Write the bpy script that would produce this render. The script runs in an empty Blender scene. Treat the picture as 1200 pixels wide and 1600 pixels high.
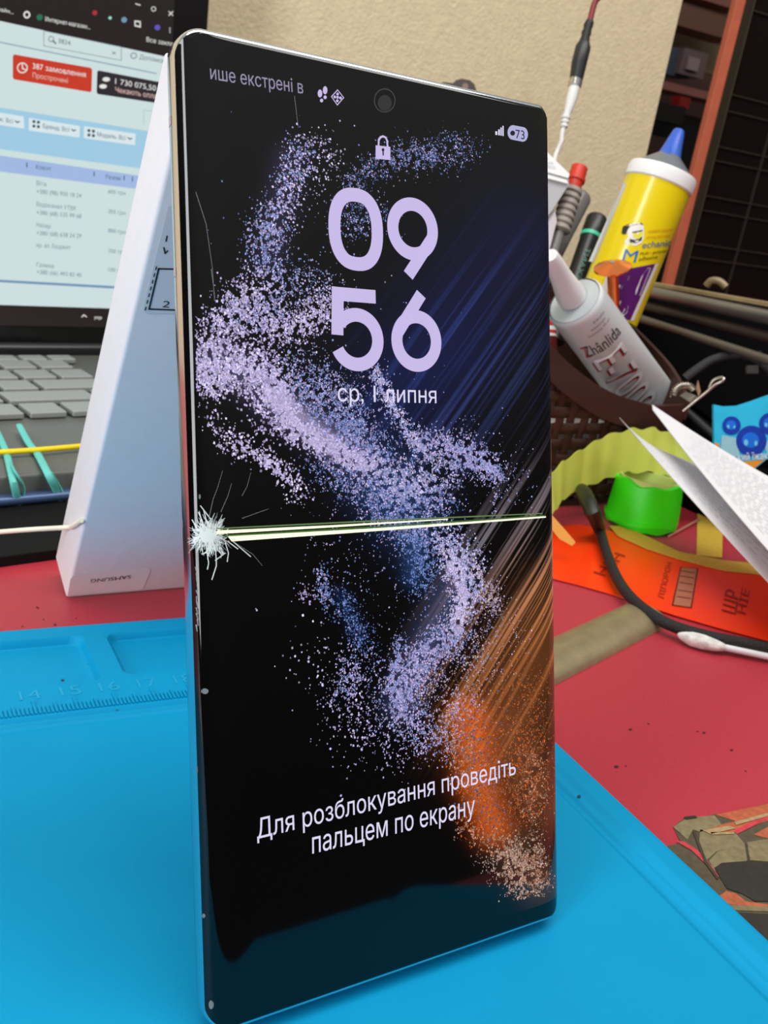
import bpy, bmesh, math, random
import numpy as np
from mathutils import Vector, Matrix
random.seed(7); rng = np.random.default_rng(11)
sc = bpy.context.scene; COL = sc.collection
S = 0.01                                   # the script thinks in centimetres, Blender in metres

# ---------------------------------------------------------------- camera, world, lights, exposure
FPX = 1556.7638
R = np.array([[0.84523567, -0.51037296, 0.15841749], [-0.04597844, -0.36479808, -0.92995072], [0.5324121, 0.77874373, -0.3318065]])
CAM = np.array([-5.89705807, -11.40992465, 14.07008764])
cd = bpy.data.cameras.new('camera'); cam = bpy.data.objects.new('camera', cd); COL.objects.link(cam)
cd.sensor_fit = 'VERTICAL'; cd.sensor_height = 36; cd.lens = FPX / 1600 * 36
cd.clip_start = .005; cd.clip_end = 50
cd.dof.use_dof = True; cd.dof.focus_distance = .19; cd.dof.aperture_fstop = 52
mw = Matrix.Identity(4)
for i in range(3):
    mw[i][0] = R[0][i]; mw[i][1] = -R[1][i]; mw[i][2] = -R[2][i]; mw[i][3] = CAM[i] * S
cam.matrix_world = mw
sc.camera = cam
sc.view_settings.view_transform = 'Standard'; sc.view_settings.look = 'None'
sc.view_settings.gamma = 1; sc.view_settings.exposure = 0; sc.view_settings.use_curve_mapping = False
w = bpy.data.worlds.new('room_light'); sc.world = w; w.use_nodes = True
wn = w.node_tree.nodes; wl = w.node_tree.links
bg = wn['Background']; bg.inputs['Strength'].default_value = 1.0
tc = wn.new('ShaderNodeTexCoord'); sx = wn.new('ShaderNodeSeparateXYZ'); cr = wn.new('ShaderNodeValToRGB')
wl.new(tc.outputs['Generated'], sx.inputs[0]); wl.new(sx.outputs['Z'], cr.inputs[0]); wl.new(cr.outputs[0], bg.inputs['Color'])
cr.color_ramp.elements[0].position = 0.0; cr.color_ramp.elements[0].color = (.05, .045, .04, 1)
cr.color_ramp.elements[1].position = 0.8; cr.color_ramp.elements[1].color = (.52, .52, .52, 1)
for p_, c_ in ((.22, (.09, .08, .07, 1)), (.5, (.30, .29, .27, 1))):
    e_ = cr.color_ramp.elements.new(p_); e_.color = c_

def area(name, loc, target, sx_, sy_, power, col):
    d = bpy.data.lights.new(name, 'AREA'); d.shape = 'RECTANGLE'; d.size = sx_ * S; d.size_y = sy_ * S
    d.energy = power; d.color = col
    o = bpy.data.objects.new(name, d); COL.objects.link(o); o.location = Vector(loc) * S
    o.rotation_euler = (Vector(target) - Vector(loc)).to_track_quat('-Z', 'Y').to_euler()
area('window_daylight', (-95, -26, 42), (10, 30, 8), 30, 84, 9.5, (.93, .97, 1.0))
area('ceiling_lamp', (20, -6, 110), (28, 34, 8), 130, 40, 10.6, (1.0, .98, .94))

# ---------------------------------------------------------------- geometry helpers
def lin(c):
    return tuple((x / 255 / 12.92) if x / 255 <= .04045 else ((x / 255 + .055) / 1.055) ** 2.4 for x in c)
def V3(p): return np.array(p, float)
def ray(x, y): return R.T @ np.array([(x - 600) / FPX, (y - 800) / FPX, 1.0])
def at(x, y, t): return CAM + ray(x, y) * t
def onp(x, y, P0, n):
    q = ray(x, y); return CAM + q * (((V3(P0) - CAM) @ V3(n)) / (q @ V3(n)))
def onz(x, y, z): return onp(x, y, (0, 0, z), (0, 0, 1))
def unit(v): v = V3(v); return v / np.linalg.norm(v)
def frame(axis, ref=(0, 0, 1)):
    a = unit(axis); r = V3(ref)
    if abs(a @ unit(r)) > .95: r = V3((1, 0, 0))
    u = unit(np.cross(r, a)); return u, np.cross(a, u)

class G:
    def __init__(s): s.v = []; s.f = []; s.c = None; s.mi = []
    def add(s, vs, fs):
        b = len(s.v); s.v += [tuple(map(float, x)) for x in vs]; s.f += [tuple(i + b for i in f) for f in fs]; return s
    def box(s, c, h, ax=None, bev=0):
        ax = np.eye(3) if ax is None else np.array(ax); c = V3(c)
        if not bev:
            vs = [c + ax[0] * h[0] * i + ax[1] * h[1] * j + ax[2] * h[2] * k for i in (-1, 1) for j in (-1, 1) for k in (-1, 1)]
            s.add(vs, [(0, 1, 3, 2), (4, 6, 7, 5), (0, 4, 5, 1), (2, 3, 7, 6), (0, 2, 6, 4), (1, 5, 7, 3)])
        else:
            bm = bmesh.new(); bmesh.ops.create_cube(bm, size=2)
            for v in bm.verts: v.co = Vector((v.co.x * h[0], v.co.y * h[1], v.co.z * h[2]))
            bmesh.ops.bevel(bm, geom=bm.edges[:], offset=bev, segments=3, affect='EDGES', profile=.5)
            bm.verts.index_update()
            s.add([c + ax[0] * v.co.x + ax[1] * v.co.y + ax[2] * v.co.z for v in bm.verts], [tuple(v.index for v in f.verts) for f in bm.faces]); bm.free()
        return s
    def tube(s, pts, r, n=12, flat=1.0, ref=(0, 0, 1), cap=True, smooth=0):
        pts = [V3(p) for p in pts]
        if smooth:
            out = []; m = len(pts)
            rr = [r] * m if np.isscalar(r) else list(r); ro = []
            for i in range(m - 1):
                p0, p1, p2, p3 = pts[max(i - 1, 0)], pts[i], pts[i + 1], pts[min(i + 2, m - 1)]
                for k in range(smooth):
                    t = k / smooth
                    out.append(.5 * (2 * p1 + (p2 - p0) * t + (2 * p0 - 5 * p1 + 4 * p2 - p3) * t * t + (3 * p1 - p0 - 3 * p2 + p3) * t ** 3))
                    ro.append(rr[i] + (rr[i + 1] - rr[i]) * t)
            out.append(pts[-1]); ro.append(rr[-1]); pts = out; r = ro
        m = len(pts); rr = [r] * m if np.isscalar(r) else r
        vs = []; fs = []; pu = None
        for i, p in enumerate(pts):
            d = unit(pts[min(i + 1, m - 1)] - pts[max(i - 1, 0)])
            if pu is None: u, _ = frame(d, ref)
            else: u = unit(pu - d * (pu @ d))
            pu = u; w_ = np.cross(d, u)
            for k in range(n):
                a = 2 * math.pi * k / n
                vs.append(p + u * math.cos(a) * rr[i] + w_ * math.sin(a) * rr[i] * flat)
        for i in range(m - 1):
            for k in range(n):
                a, b = i * n + k, i * n + (k + 1) % n
                fs.append((a, b, b + n, a + n))
        if cap: fs += [tuple(range(n - 1, -1, -1)), tuple((m - 1) * n + k for k in range(n))]
        return s.add(vs, fs)
    def lathe(s, A, B, prof, n=32, capA=True, capB=True):       # profile of (distance along A>B in cm, radius)
        A = V3(A); a = unit(V3(B) - A); u, w_ = frame(a); vs = []; fs = []; m = len(prof)
        for (d, r) in prof:
            for k in range(n):
                t = 2 * math.pi * k / n; vs.append(A + a * d + (u * math.cos(t) + w_ * math.sin(t)) * r)
        for i in range(m - 1):
            for k in range(n):
                p, q = i * n + k, i * n + (k + 1) % n; fs.append((p, q, q + n, p + n))
        if capA: fs.append(tuple(range(n - 1, -1, -1)))
        if capB: fs.append(tuple((m - 1) * n + k for k in range(n)))
        return s.add(vs, fs)
    def poly(s, pts): return s.add(pts, [tuple(range(len(pts)))])
    def prism(s, pts, d):
        n = len(pts); d = V3(d); b = [V3(p) + d for p in pts]
        return s.add(list(pts) + b, [tuple(range(n)), tuple(range(2 * n - 1, n - 1, -1))] + [(i, i + n, (i + 1) % n + n, (i + 1) % n) for i in range(n)])
    def grid(s, F, nu, nv, thick=0):
        P = [[V3(F(i / nu, j / nv)) for j in range(nv + 1)] for i in range(nu + 1)]
        vs = [P[i][j] for i in range(nu + 1) for j in range(nv + 1)]; m = nv + 1
        fs = [(i * m + j, (i + 1) * m + j, (i + 1) * m + j + 1, i * m + j + 1) for i in range(nu) for j in range(nv)]
        if thick:
            nn = unit(np.cross(P[nu // 2][0] - P[nu // 2][nv], P[0][nv // 2] - P[nu][nv // 2])) * thick
            k = len(vs); vs = vs + [v + nn for v in vs]
            fs += [tuple(x + k for x in reversed(f)) for f in list(fs)]
            ed = [(i, 0) for i in range(nu + 1)] + [(nu, j) for j in range(1, nv + 1)] + [(i, nv) for i in range(nu - 1, -1, -1)] + [(0, j) for j in range(nv - 1, 0, -1)]
            idx = [i * m + j for i, j in ed]
            fs += [(idx[q], idx[q] + k, idx[(q + 1) % len(idx)] + k, idx[(q + 1) % len(idx)]) for q in range(len(idx))]
        return s.add(vs, fs)

def mat(name, col, rough=.5, metal=0, emit=None, es=1, coat=0, noise=0, nscale=300, bump=0, bscale=400, spec=.5, alpha=1, trans=0, vcol=None, sss=0):
    m = bpy.data.materials.new(name); m.use_nodes = True; nt = m.node_tree; b = nt.nodes['Principled BSDF']
    c = lin(col) + (1,)
    b.inputs['Base Color'].default_value = c; b.inputs['Roughness'].default_value = rough; b.inputs['Metallic'].default_value = metal
    b.inputs['Specular IOR Level'].default_value = spec
    if coat: b.inputs['Coat Weight'].default_value = coat; b.inputs['Coat Roughness'].default_value = .05
    if emit is not None:
        b.inputs['Emission Color'].default_value = lin(emit) + (1,); b.inputs['Emission Strength'].default_value = es
    if alpha < 1: b.inputs['Alpha'].default_value = alpha
    if trans: b.inputs['Transmission Weight'].default_value = trans
    if vcol:
        a = nt.nodes.new('ShaderNodeAttribute'); a.attribute_name = 'Col'
        if vcol == 'emit':
            nt.links.new(a.outputs['Color'], b.inputs['Emission Color']); b.inputs['Emission Strength'].default_value = 1
        else: nt.links.new(a.outputs['Color'], b.inputs['Base Color'])
    if noise or bump:
        t = nt.nodes.new('ShaderNodeTexCoord')
    if noise:
        n = nt.nodes.new('ShaderNodeTexNoise'); n.inputs['Scale'].default_value = nscale; n.inputs['Detail'].default_value = 5
        nt.links.new(t.outputs['Object'], n.inputs['Vector'])
        mr = nt.nodes.new('ShaderNodeMapRange'); mr.inputs['From Min'].default_value = .25; mr.inputs['From Max'].default_value = .75
        mr.inputs['To Min'].default_value = 1 - noise; mr.inputs['To Max'].default_value = 1 + noise
        nt.links.new(n.outputs['Fac'], mr.inputs['Value'])
        mx = nt.nodes.new('ShaderNodeMix'); mx.data_type = 'RGBA'; mx.blend_type = 'MULTIPLY'; mx.inputs[0].default_value = 1
        mx.inputs[6].default_value = c; nt.links.new(mr.outputs[0], mx.inputs[7]); nt.links.new(mx.outputs[2], b.inputs['Base Color'])
    if bump:
        n2 = nt.nodes.new('ShaderNodeTexNoise'); n2.inputs['Scale'].default_value = bscale; n2.inputs['Detail'].default_value = 4
        nt.links.new(t.outputs['Object'], n2.inputs['Vector'])
        bp = nt.nodes.new('ShaderNodeBump'); bp.inputs['Strength'].default_value = bump; bp.inputs['Distance'].default_value = .001
        nt.links.new(n2.outputs['Fac'], bp.inputs['Height']); nt.links.new(bp.outputs[0], b.inputs['Normal'])
    return m

def mesh(name, g, m, parent=None, org=(0, 0, 0), smooth=False, label=None, kind=None, cols=None, recalc=True):
    me = bpy.data.meshes.new(name); o_ = V3(org)
    me.from_pydata([tuple((V3(v) - o_) * S) for v in g.v], [], g.f)
    if recalc:
        bm = bmesh.new(); bm.from_mesh(me); bmesh.ops.recalc_face_normals(bm, faces=bm.faces[:]); bm.to_mesh(me); bm.free()
    if cols is not None:
        at_ = me.color_attributes.new('Col', 'FLOAT_COLOR', 'POINT'); at_.data.foreach_set('color', np.asarray(cols, np.float32).ravel())
    me.materials.append(m)
    o = bpy.data.objects.new(name, me); COL.objects.link(o)
    if smooth:
        me.polygons.foreach_set('use_smooth', [True] * len(me.polygons))
        try: me.set_sharp_from_angle(angle=math.radians(38))
        except Exception: pass
    if parent is not None: o.parent = parent
    else: o.location = Vector(o_ * S)
    if label: o['label'] = label
    if kind: o['kind'] = kind
    return o

class Thing:
    def __init__(s, name, label, cat, org, group=None):
        s.o = bpy.data.objects.new(name, None); COL.objects.link(s.o); s.org = V3(org); s.o.location = Vector(s.org * S)
        s.o.empty_display_size = .01
        s.o['label'] = label; s.o['category'] = cat
        if group: s.o['group'] = group
    def part(s, name, g, m, smooth=False, parent=None, **k): return mesh(name, g, m, parent or s.o, s.org, smooth, **k)
def solo(name, g, m, label, cat, group=None, smooth=False, **k):
    P = np.array(g.v); org = P.mean(0); org[2] = P[:, 2].min()
    o = mesh(name, g, m, None, org, smooth, **k); o['label'] = label; o['category'] = cat
    if group: o['group'] = group
    return o
def struct(name, g, m, **k):
    return mesh(name, g, m, None, (0, 0, 0), kind='structure', **k)

from mathutils.geometry import delaunay_2d_cdt
_tc = {}
def tmesh(s, bold=0.0):                      # lettering outlines filled by winding number
    k = (s, bold)
    if k in _tc: return _tc[k]
    cu = bpy.data.curves.new('lettering', 'FONT'); cu.body = s; cu.size = 1; cu.resolution_u = 4; cu.offset = bold; cu.fill_mode = 'NONE'
    o = bpy.data.objects.new('lettering', cu); COL.objects.link(o); bpy.context.view_layer.update()
    ev = o.evaluated_get(bpy.context.evaluated_depsgraph_get()); me = ev.to_mesh()
    v = np.array([x.co[:2] for x in me.vertices]) if len(me.vertices) else np.zeros((0, 2)); ed = [tuple(e.vertices) for e in me.edges]
    ev.to_mesh_clear(); bpy.data.objects.remove(o); bpy.data.curves.remove(cu)
    if not ed: _tc[k] = (v, []); return _tc[k]
    adj = {}
    for a, b in ed: adj.setdefault(a, []).append(b); adj.setdefault(b, []).append(a)
    seen = set(); loops_ = []
    for a in range(len(v)):
        if a in seen or a not in adj: continue
        lp_ = [a]; seen.add(a); nxt = a + 1 if (a + 1) in adj[a] else adj[a][0]
        while nxt not in seen:
            lp_.append(nxt); seen.add(nxt); c_ = [q for q in adj[nxt] if q not in seen]
            if not c_: break
            nxt = c_[0]
        if len(lp_) > 2: loops_.append(lp_)
    out = delaunay_2d_cdt([Vector(p) for p in v], ed, [], 0, 1e-6)
    ov = np.array([p[:] for p in out[0]]); of = out[2]
    segA = np.array([v[l[i]] for l in loops_ for i in range(len(l))]); segB = np.array([v[l[(i + 1) % len(l)]] for l in loops_ for i in range(len(l))])
    keep = []
    for f in of:
        c_ = ov[list(f)].mean(0); y = c_[1]
        up = (segA[:, 1] <= y) & (segB[:, 1] > y); dn = (segB[:, 1] <= y) & (segA[:, 1] > y)
        m_ = up | dn
        A, B = segA[m_], segB[m_]; xi = A[:, 0] + (y - A[:, 1]) / (B[:, 1] - A[:, 1]) * (B[:, 0] - A[:, 0])
        if (np.where(up[m_], 1, -1) * (xi > c_[0])).sum() != 0: keep.append(tuple(f))
    _tc[k] = (ov, keep); return _tc[k]
CAPH = tmesh('H')[0][:, 1].max()
def text_map(g, s, F, bold=0.0):           # F maps (0..1 along the line, 0..1 cap height) to a point
    v, f = tmesh(s, bold); x0, x1 = v[:, 0].min(), v[:, 0].max()
    return g.add([F((a - x0) / (x1 - x0), b / CAPH) for a, b in v], f)
def text_px(g, s, pl, p0, p1, pt, eps=.01, bold=0.0, shear=0.0):
    P0, n = V3(pl[0]), unit(pl[1]); P0 = P0 + n * eps
    A, B, T = onp(*p0, P0, n), onp(*p1, P0, n), onp(*pt, P0, n)
    X = B - A; xu = unit(X); Yv = (T - A) - xu * ((T - A) @ xu)
    return text_map(g, s, lambda a, b: A + X * a + (Yv + xu * shear * np.linalg.norm(Yv)) * b, bold)
def poly_px(g, pl, pts, eps=.01):
    P0, n = V3(pl[0]), unit(pl[1]); P0 = P0 + n * eps
    return g.poly([onp(x, y, P0, n) for x, y in pts])
def line_px(g, pl, pts, w_, eps=.012):     # a drawn line of w_ cm on a plane
    P0, n = V3(pl[0]), unit(pl[1]); P0 = P0 + n * eps
    Q = [onp(x, y, P0, n) for x, y in pts]
    for a, b in zip(Q[:-1], Q[1:]):
        d = unit(b - a); s_ = np.cross(n, d) * w_ / 2
        g.poly([a - s_ - d * w_ * .4, b - s_ + d * w_ * .4, b + s_ + d * w_ * .4, a + s_ - d * w_ * .4])
    return g
def disc_px(g, pl, c, rx, ry, eps=.01, n=28, hole=0):
    P0, nn = V3(pl[0]), unit(pl[1]); P0 = P0 + nn * eps
    o = [onp(c[0] + rx * math.cos(2 * math.pi * k / n), c[1] + ry * math.sin(2 * math.pi * k / n), P0, nn) for k in range(n)]
    if not hole: return g.poly(o)
    i_ = [onp(c[0] + hole * rx * math.cos(2 * math.pi * k / n), c[1] + hole * ry * math.sin(2 * math.pi * k / n), P0, nn) for k in range(n)]
    return g.add(o + i_, [(k, (k + 1) % n, (k + 1) % n + n, k + n) for k in range(n)])

ZM, ZD = -.15, -.45                        # height of the mat's work area, of the desk top

# ---------------------------------------------------------------- structure: wall, room behind
def wp(px, py, off=52.0): return onp(px, py, (0, off, 0), (.07, 1, 0))
m_wall = mat('beige_plaster', (226, 211, 174), .9, noise=.07, nscale=160, bump=.6, bscale=420, spec=.2)
E0 = wp(1036, 130); WN = unit((.07, 1, 0)); WU = unit((1, -.07, 0))
Eb, Et = V3((E0[0], E0[1], ZD)), V3((E0[0], E0[1], 75))
g = G(); L0 = Eb - WU * 130
g.prism([L0, Eb, Et, V3((L0[0], L0[1], 75))], WN * 12)
struct('wall_back', g, m_wall)
m_room = mat('dimmed_room_brown', (98, 70, 62), .8)  # dimness of the room beyond is put into this wall colour
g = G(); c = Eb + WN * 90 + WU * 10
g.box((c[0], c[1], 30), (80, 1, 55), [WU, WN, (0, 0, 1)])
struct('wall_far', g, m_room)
m_floor = mat('dark_floor', (60, 50, 45), .6)
struct('floor', G().box((20, 60, -76), (220, 220, 1)), m_floor)

# ---------------------------------------------------------------- desk
m_desk = mat('crimson_vinyl', (178, 4, 40), .5, noise=.12, nscale=900, bump=.12, bscale=2500, spec=.9)
m_desk.node_tree.nodes['Principled BSDF'].inputs['Sheen Weight'].default_value = .2
m_desk.node_tree.nodes['Principled BSDF'].inputs['Sheen Roughness'].default_value = .4
desk = Thing('workbench', 'crimson red workbench top under the blue mat and the phone', 'desk', (20, 10, -75))
desk.part('tabletop', G().box((15, 18.9, ZD - 1), (95, 31.5, 1), [WU, WN, (0, 0, 1)]), m_desk)
m_leg = mat('desk_leg_steel', (70, 70, 72), .4, metal=.8)
for a, b in ((-65, -5), (-65, 42), (92, -12), (92, 34)):
    desk.part('leg', G().box((a, b, ZD - 38.5), (2, 2, 36.5)), m_leg)
specks = G()
for (x, y, r) in ((963, 1198, 4), (978, 1197, 2), (1143, 1172, 3), (1100, 1145, 3), (1090, 1143, 2), (1013, 1131, 2), (985, 1140, 3), (1165, 1205, 2), (86, 976, 2.5), (68, 968, 1.5), (119, 966, 1.6), (35, 979, 1.6), (60, 950, 1.2), (58, 949, 2)):
    disc_px(specks, ((0, 0, ZD), (0, 0, 1)), (x, y), r, r * .6, eps=.006, n=7)
desk.part('dirt_speck', specks, mat('dirt', (70, 20, 28), .9), kind='stuff')

# printed picture on the desk cover, bottom right
DP = ((0, 0, ZD), (0, 0, 1))
pic = Thing('printed_picture', 'torn brown and olive printed picture on red desk beside the mat corner', 'picture', onz(1150, 1400, ZD))
def pp(name, col, polys, eps, lab=None):
    q = G()
    for p_ in polys: poly_px(q, DP, p_, eps)
    pic.part(name, q, mat('print_' + name, col, .45, noise=.25, nscale=600), label=lab)
pp('paper_base', (84, 74, 56), [[(1042, 1322), (1064, 1317), (1052, 1292), (1062, 1283), (1075, 1275), (1090, 1279), (1116, 1272), (1140, 1270), (1200, 1255), (1300, 1228), (1300, 1660), (1240, 1560), (1130, 1446)]], .02)
pp('orange_stroke', (178, 92, 60), [[(1118, 1273), (1200, 1256), (1300, 1232), (1300, 1262), (1200, 1282), (1150, 1300), (1110, 1300), (1100, 1294), (1150, 1283)],
                                   [(1178, 1304), (1210, 1286), (1300, 1270), (1300, 1310), (1200, 1310)],
                                   [(1120, 1402), (1135, 1392), (1150, 1396), (1165, 1408), (1200, 1413), (1200, 1418), (1130, 1412)]], .03)
pp('red_stroke', (196, 60, 70), [[(1056, 1314), (1070, 1315), (1090, 1328), (1108, 1348), (1124, 1370), (1118, 1368), (1100, 1347), (1080, 1328), (1066, 1320)],
                                [(1146, 1298), (1180, 1280), (1215, 1268), (1215, 1273), (1182, 1288), (1152, 1303)]], .04)
pp('olive_shape', (128, 116, 84), [[(1052, 1292), (1075, 1277), (1116, 1274), (1128, 1288), (1094, 1300), (1083, 1296), (1074, 1312)],
                                  [(1094, 1296), (1150, 1302), (1165, 1320), (1120, 1330), (1104, 1344), (1092, 1322)],
                                  [(1167, 1316), (1230, 1306), (1300, 1300), (1300, 1345), (1200, 1346), (1172, 1344)],
                                  [(1108, 1345), (1122, 1330), (1164, 1320), (1170, 1344), (1126, 1356), (1116, 1362)],
                                  [(1134, 1413), (1200, 1417), (1300, 1424), (1300, 1430), (1200, 1424), (1142, 1422)]], .035)
pp('dark_shape', (44, 40, 34), [[(1116, 1356), (1128, 1348), (1170, 1345), (1230, 1350), (1260, 1380), (1240, 1408), (1180, 1408), (1160, 1396), (1136, 1388)],
                               [(1144, 1425), (1200, 1428), (1300, 1436), (1300, 1640), (1240, 1556), (1175, 1490)],
                               [(1068, 1276), (1086, 1274), (1090, 1278), (1072, 1281)]], .045)
pp('crack_line', (66, 58, 44), [[(1082, 1297), (1086, 1297), (1104, 1344), (1124, 1372), (1120, 1373), (1100, 1346)],
                               [(1164, 1318), (1168, 1317), (1171, 1344), (1168, 1345)]], .05)
pp('tan_highlight', (165, 140, 100), [[(1098, 1297), (1140, 1290), (1150, 1294), (1110, 1303)], [(1148, 1284), (1200, 1270), (1200, 1275), (1150, 1289)],
                                     [(1110, 1300), (1148, 1300), (1147, 1303), (1112, 1304)]], .055)

# ---------------------------------------------------------------- blue silicone mat with relief
YAW = -0.0641654
MC = V3((12.6994, 13.7232, ZM)); MU = V3((-math.cos(YAW), -math.sin(YAW), 0)); MV = V3((math.sin(YAW), -math.cos(YAW), 0))
def mp(u, v, h=0): return MC + MU * u + MV * v + V3((0, 0, h))
def sst(e0, e1, x): t = min(max((x - e0) / (e1 - e0), 0), 1); return t * t * (3 - 2 * t)
def rrect(u, v, u0, u1, v0, v1, r=.35):
    qx = abs(u - (u0 + u1) / 2) - (u1 - u0) / 2 + r; qy = abs(v - (v0 + v1) / 2) - (v1 - v0) / 2 + r
    return math.hypot(max(qx, 0), max(qy, 0)) + min(max(qx, qy), 0) - r
trays = [(8.1 - 6.5, 10.25 - .0, .42, 2.82), (10.85, 17.2, .42, 2.98), (17.8, 24, .42, 2.98)]
trays[0] = (3.6, 10.2, .42, 2.82)
def mh(u, v):
    e = min(u + .15, v + .2)
    h = .10 * (1 - sst(.55, .85, u + .15)) if v > 0.6 else .10 * (1 - sst(.55, .85, min(u + .15, 99)))
    h = max(h, .10 * (1 - sst(.25, .45, v + .2)))
    if v < 4.9: h = max(h, .07 * (1 - sst(4.35, 4.42, v)) * sst(.3, 1.0, u))
    h = max(h, .08 * (1 - sst(.06, .16, abs(v - 4.62))) if u > .9 else 0)
    h -= .09 * (1 - sst(.03, .2, abs(u - .98))) * (v > .9)
    for t in trays: h -= .24 * (1 - sst(-.12, .0, rrect(u, v, *t)))
    return h - .05 * max(0, 1 - e / .12) ** 2
us = list(np.arange(-.15, 1.4, .05)) + list(np.arange(1.4, 18.0, .09)) + list(np.arange(18, 38, .5))
vs_ = list(np.arange(-.2, 5.0, .055)) + list(np.arange(5.0, 25.6, .4))
g = G(); nu, nv = len(us), len(vs_)
vv = [mp(u, v, mh(u, v)) for u in us for v in vs_]
fs = [(i * nv + j, i * nv + j + 1, (i + 1) * nv + j + 1, (i + 1) * nv + j) for i in range(nu - 1) for j in range(nv - 1)]
ring = [i * nv for i in range(nu)] + [(nu - 1) * nv + j for j in range(1, nv)] + [i * nv + nv - 1 for i in range(nu - 2, -1, -1)] + [j for j in range(nv - 2, 0, -1)]
b0 = len(vv); vv += [V3((vv[i][0], vv[i][1], ZD)) for i in ring]; nr = len(ring)
fs += [(ring[k], ring[(k + 1) % nr], b0 + (k + 1) % nr, b0 + k) for k in range(nr)] + [tuple(b0 + k for k in range(nr))]
g.add(vv, fs)
m_mat = mat('blue_silicone', (0, 146, 194), .6, noise=.03, nscale=60, bump=.05, bscale=1500, spec=.15)
matt = Thing('silicone_mat', 'bright blue silicone repair mat with moulded ruler and trays under the phone', 'mat', mp(18, 15))
matt.part('mat_sheet', g, m_mat, smooth=True)
g = G(); HT = .07
for k in range(0, 160):
    u = 16.75 - k * .1
    if u < 2: break
    L_ = .62 if k % 10 == 0 else (.45 if k % 5 == 0 else .33)
    g.box(mp(u, 4.3 - L_ / 2, HT), (.026, L_ / 2, .045), [MU, MV, (0, 0, 1)])
matt.part('ruler_marks', g, m_mat)
g = G()
for k in range(0, 14):
    u = 16.75 - k
    c0 = mp(u + .26, 3.56, HT + .012)
    text_map(g, str(10 + k), lambda a, b: c0 - MU * a * .52 - MV * b * .42, bold=.02)
g2 = G(); n0 = len(g.v); g2.add(g.v, g.f)
me_ = g2
matt.part('ruler_numbers', me_, mat('blue_silicone_raised', (20, 156, 202), .5, spec=.3))
g = G()
for (x, y, r) in ((98, 1063, 3.2), (137, 1038, 1), (905, 1244, 3), (183, 1110, 2)):
    disc_px(g, ((0, 0, ZM + .02), (0, 0, 1)), (x, y), r, r * .7, eps=.01, n=8)
matt.part('speck', g, mat('mat_dirt', (20, 60, 90), .9), kind='stuff')

# ---------------------------------------------------------------- smartphone
LEAN = 0.3410712; cL, sL = math.cos(LEAN), math.sin(LEAN)
PX_, PY_, PN = V3((1, 0, 0)), V3((0, sL, cL)), V3((0, -cL, sL))
W, H, RC = 7.79, 16.33, .40
def gl(dx):                                   # height of the curved glass at a distance from the side edge
    d = min(max(dx, 0), .85); return .03 + .415 * (1 - ((.85 - d) / .85) ** 2.4) ** (1 / 2.4)
def PL(x, y, n): return PX_ * x + PY_ * y + PN * n
def rloop(ix, iy, N=10, r=RC):
    out = []; r = max(r - max(ix, iy) * .6, .12)
    for (cx, cy, a0) in ((W - ix - r, H - iy - r, 0), (ix + r, H - iy - r, 90), (ix + r, iy + r, 180), (W - ix - r, iy + r, 270)):
        for k in range(N + 1):
            a = math.radians(a0 + 90 * k / N); out.append((cx + r * math.cos(a), cy + r * math.sin(a)))
    return out
def edge_n(x, y): return gl(min(x, W - x))
def loops(g, L_, capA, capB):
    n = len(L_[0]); vs = [p for l in L_ for p in l]
    fs = [(i * n + k, i * n + (k + 1) % n, (i + 1) * n + (k + 1) % n, (i + 1) * n + k) for i in range(len(L_) - 1) for k in range(n)]
    if capA: fs.append(tuple(range(n - 1, -1, -1)))
    if capB: fs.append(tuple((len(L_) - 1) * n + k for k in range(n)))
    return g.add(vs, fs)
phone = Thing('smartphone', 'large dark smartphone with cracked curved screen showing lock screen, leaning upright on the blue mat', 'phone', (3.9, 0, ZM))
fr = G(); Ls = []
for (ix, iy, n) in ((.40, .08, -.445), (.22, .03, -.40), (.09, .01, -.30), (.02, 0, -.18), (0, 0, -.08)):
    Ls.append([PL(x, y, n) for x, y in rloop(ix, iy)])
Ls.append([PL(x, y, max(edge_n(x, y) - .09, -.06)) for x, y in rloop(0, 0)])
Ls.append([PL(x, y, max(edge_n(x, y) - .04, -.03)) for x, y in rloop(.012, .03)])
Ls.append([PL(x, y, edge_n(x, y) - .02) for x, y in rloop(.05, .085)])
loops(fr, Ls, True, True)
m_frame = mat('polished_champagne_metal', (214, 220, 226), .16, metal=1)
frame_o = phone.part('frame', fr, m_frame, smooth=True)
gs = G(); Ls = []
for (ix, iy) in ((.022, .085), (.06, .09), (.11, .10), (.18, .11), (.27, .12), (.38, .13), (.50, .14), (.64, .15), (.86, .16)):
    drop = .012 if iy < .1 else 0
    Ls.append([PL(x, y, edge_n(x, y) - drop) for x, y in rloop(ix, iy)])
loops(gs, Ls, False, True)
m_glass = mat('black_screen_glass', (3, 3, 4), .04, spec=.5)
glass_o = phone.part('screen_glass', gs, m_glass, smooth=True)
for (yy) in (14.95, 12.55):
    q = G(); h_ = .075
    prof = [(.23, -.40), (.10, -.30), (.02, -.18), (0, -.08), (0, -.03)]
    q.add([PL(ix - .004, yy + s_ * h_, n - .002) for s_ in (-1, 1) for ix, n in prof], [(i, i + 1, i + 6, i + 5) for i in range(4)])
    phone.part('antenna_band', q, mat('antenna_plastic', (186, 176, 172), .5), label='pale plastic antenna line', recalc=False)
q = G()
for a, b in ((11.4, 13.3),):
    q.box(PL(-.02, 12.3, -.13) if False else PL(W + .0, 11.3, -.13), (.05, .9, .09), [PX_, PY_, PN], bev=.03)
phone.part('side_button', q, m_frame, smooth=True)

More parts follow.
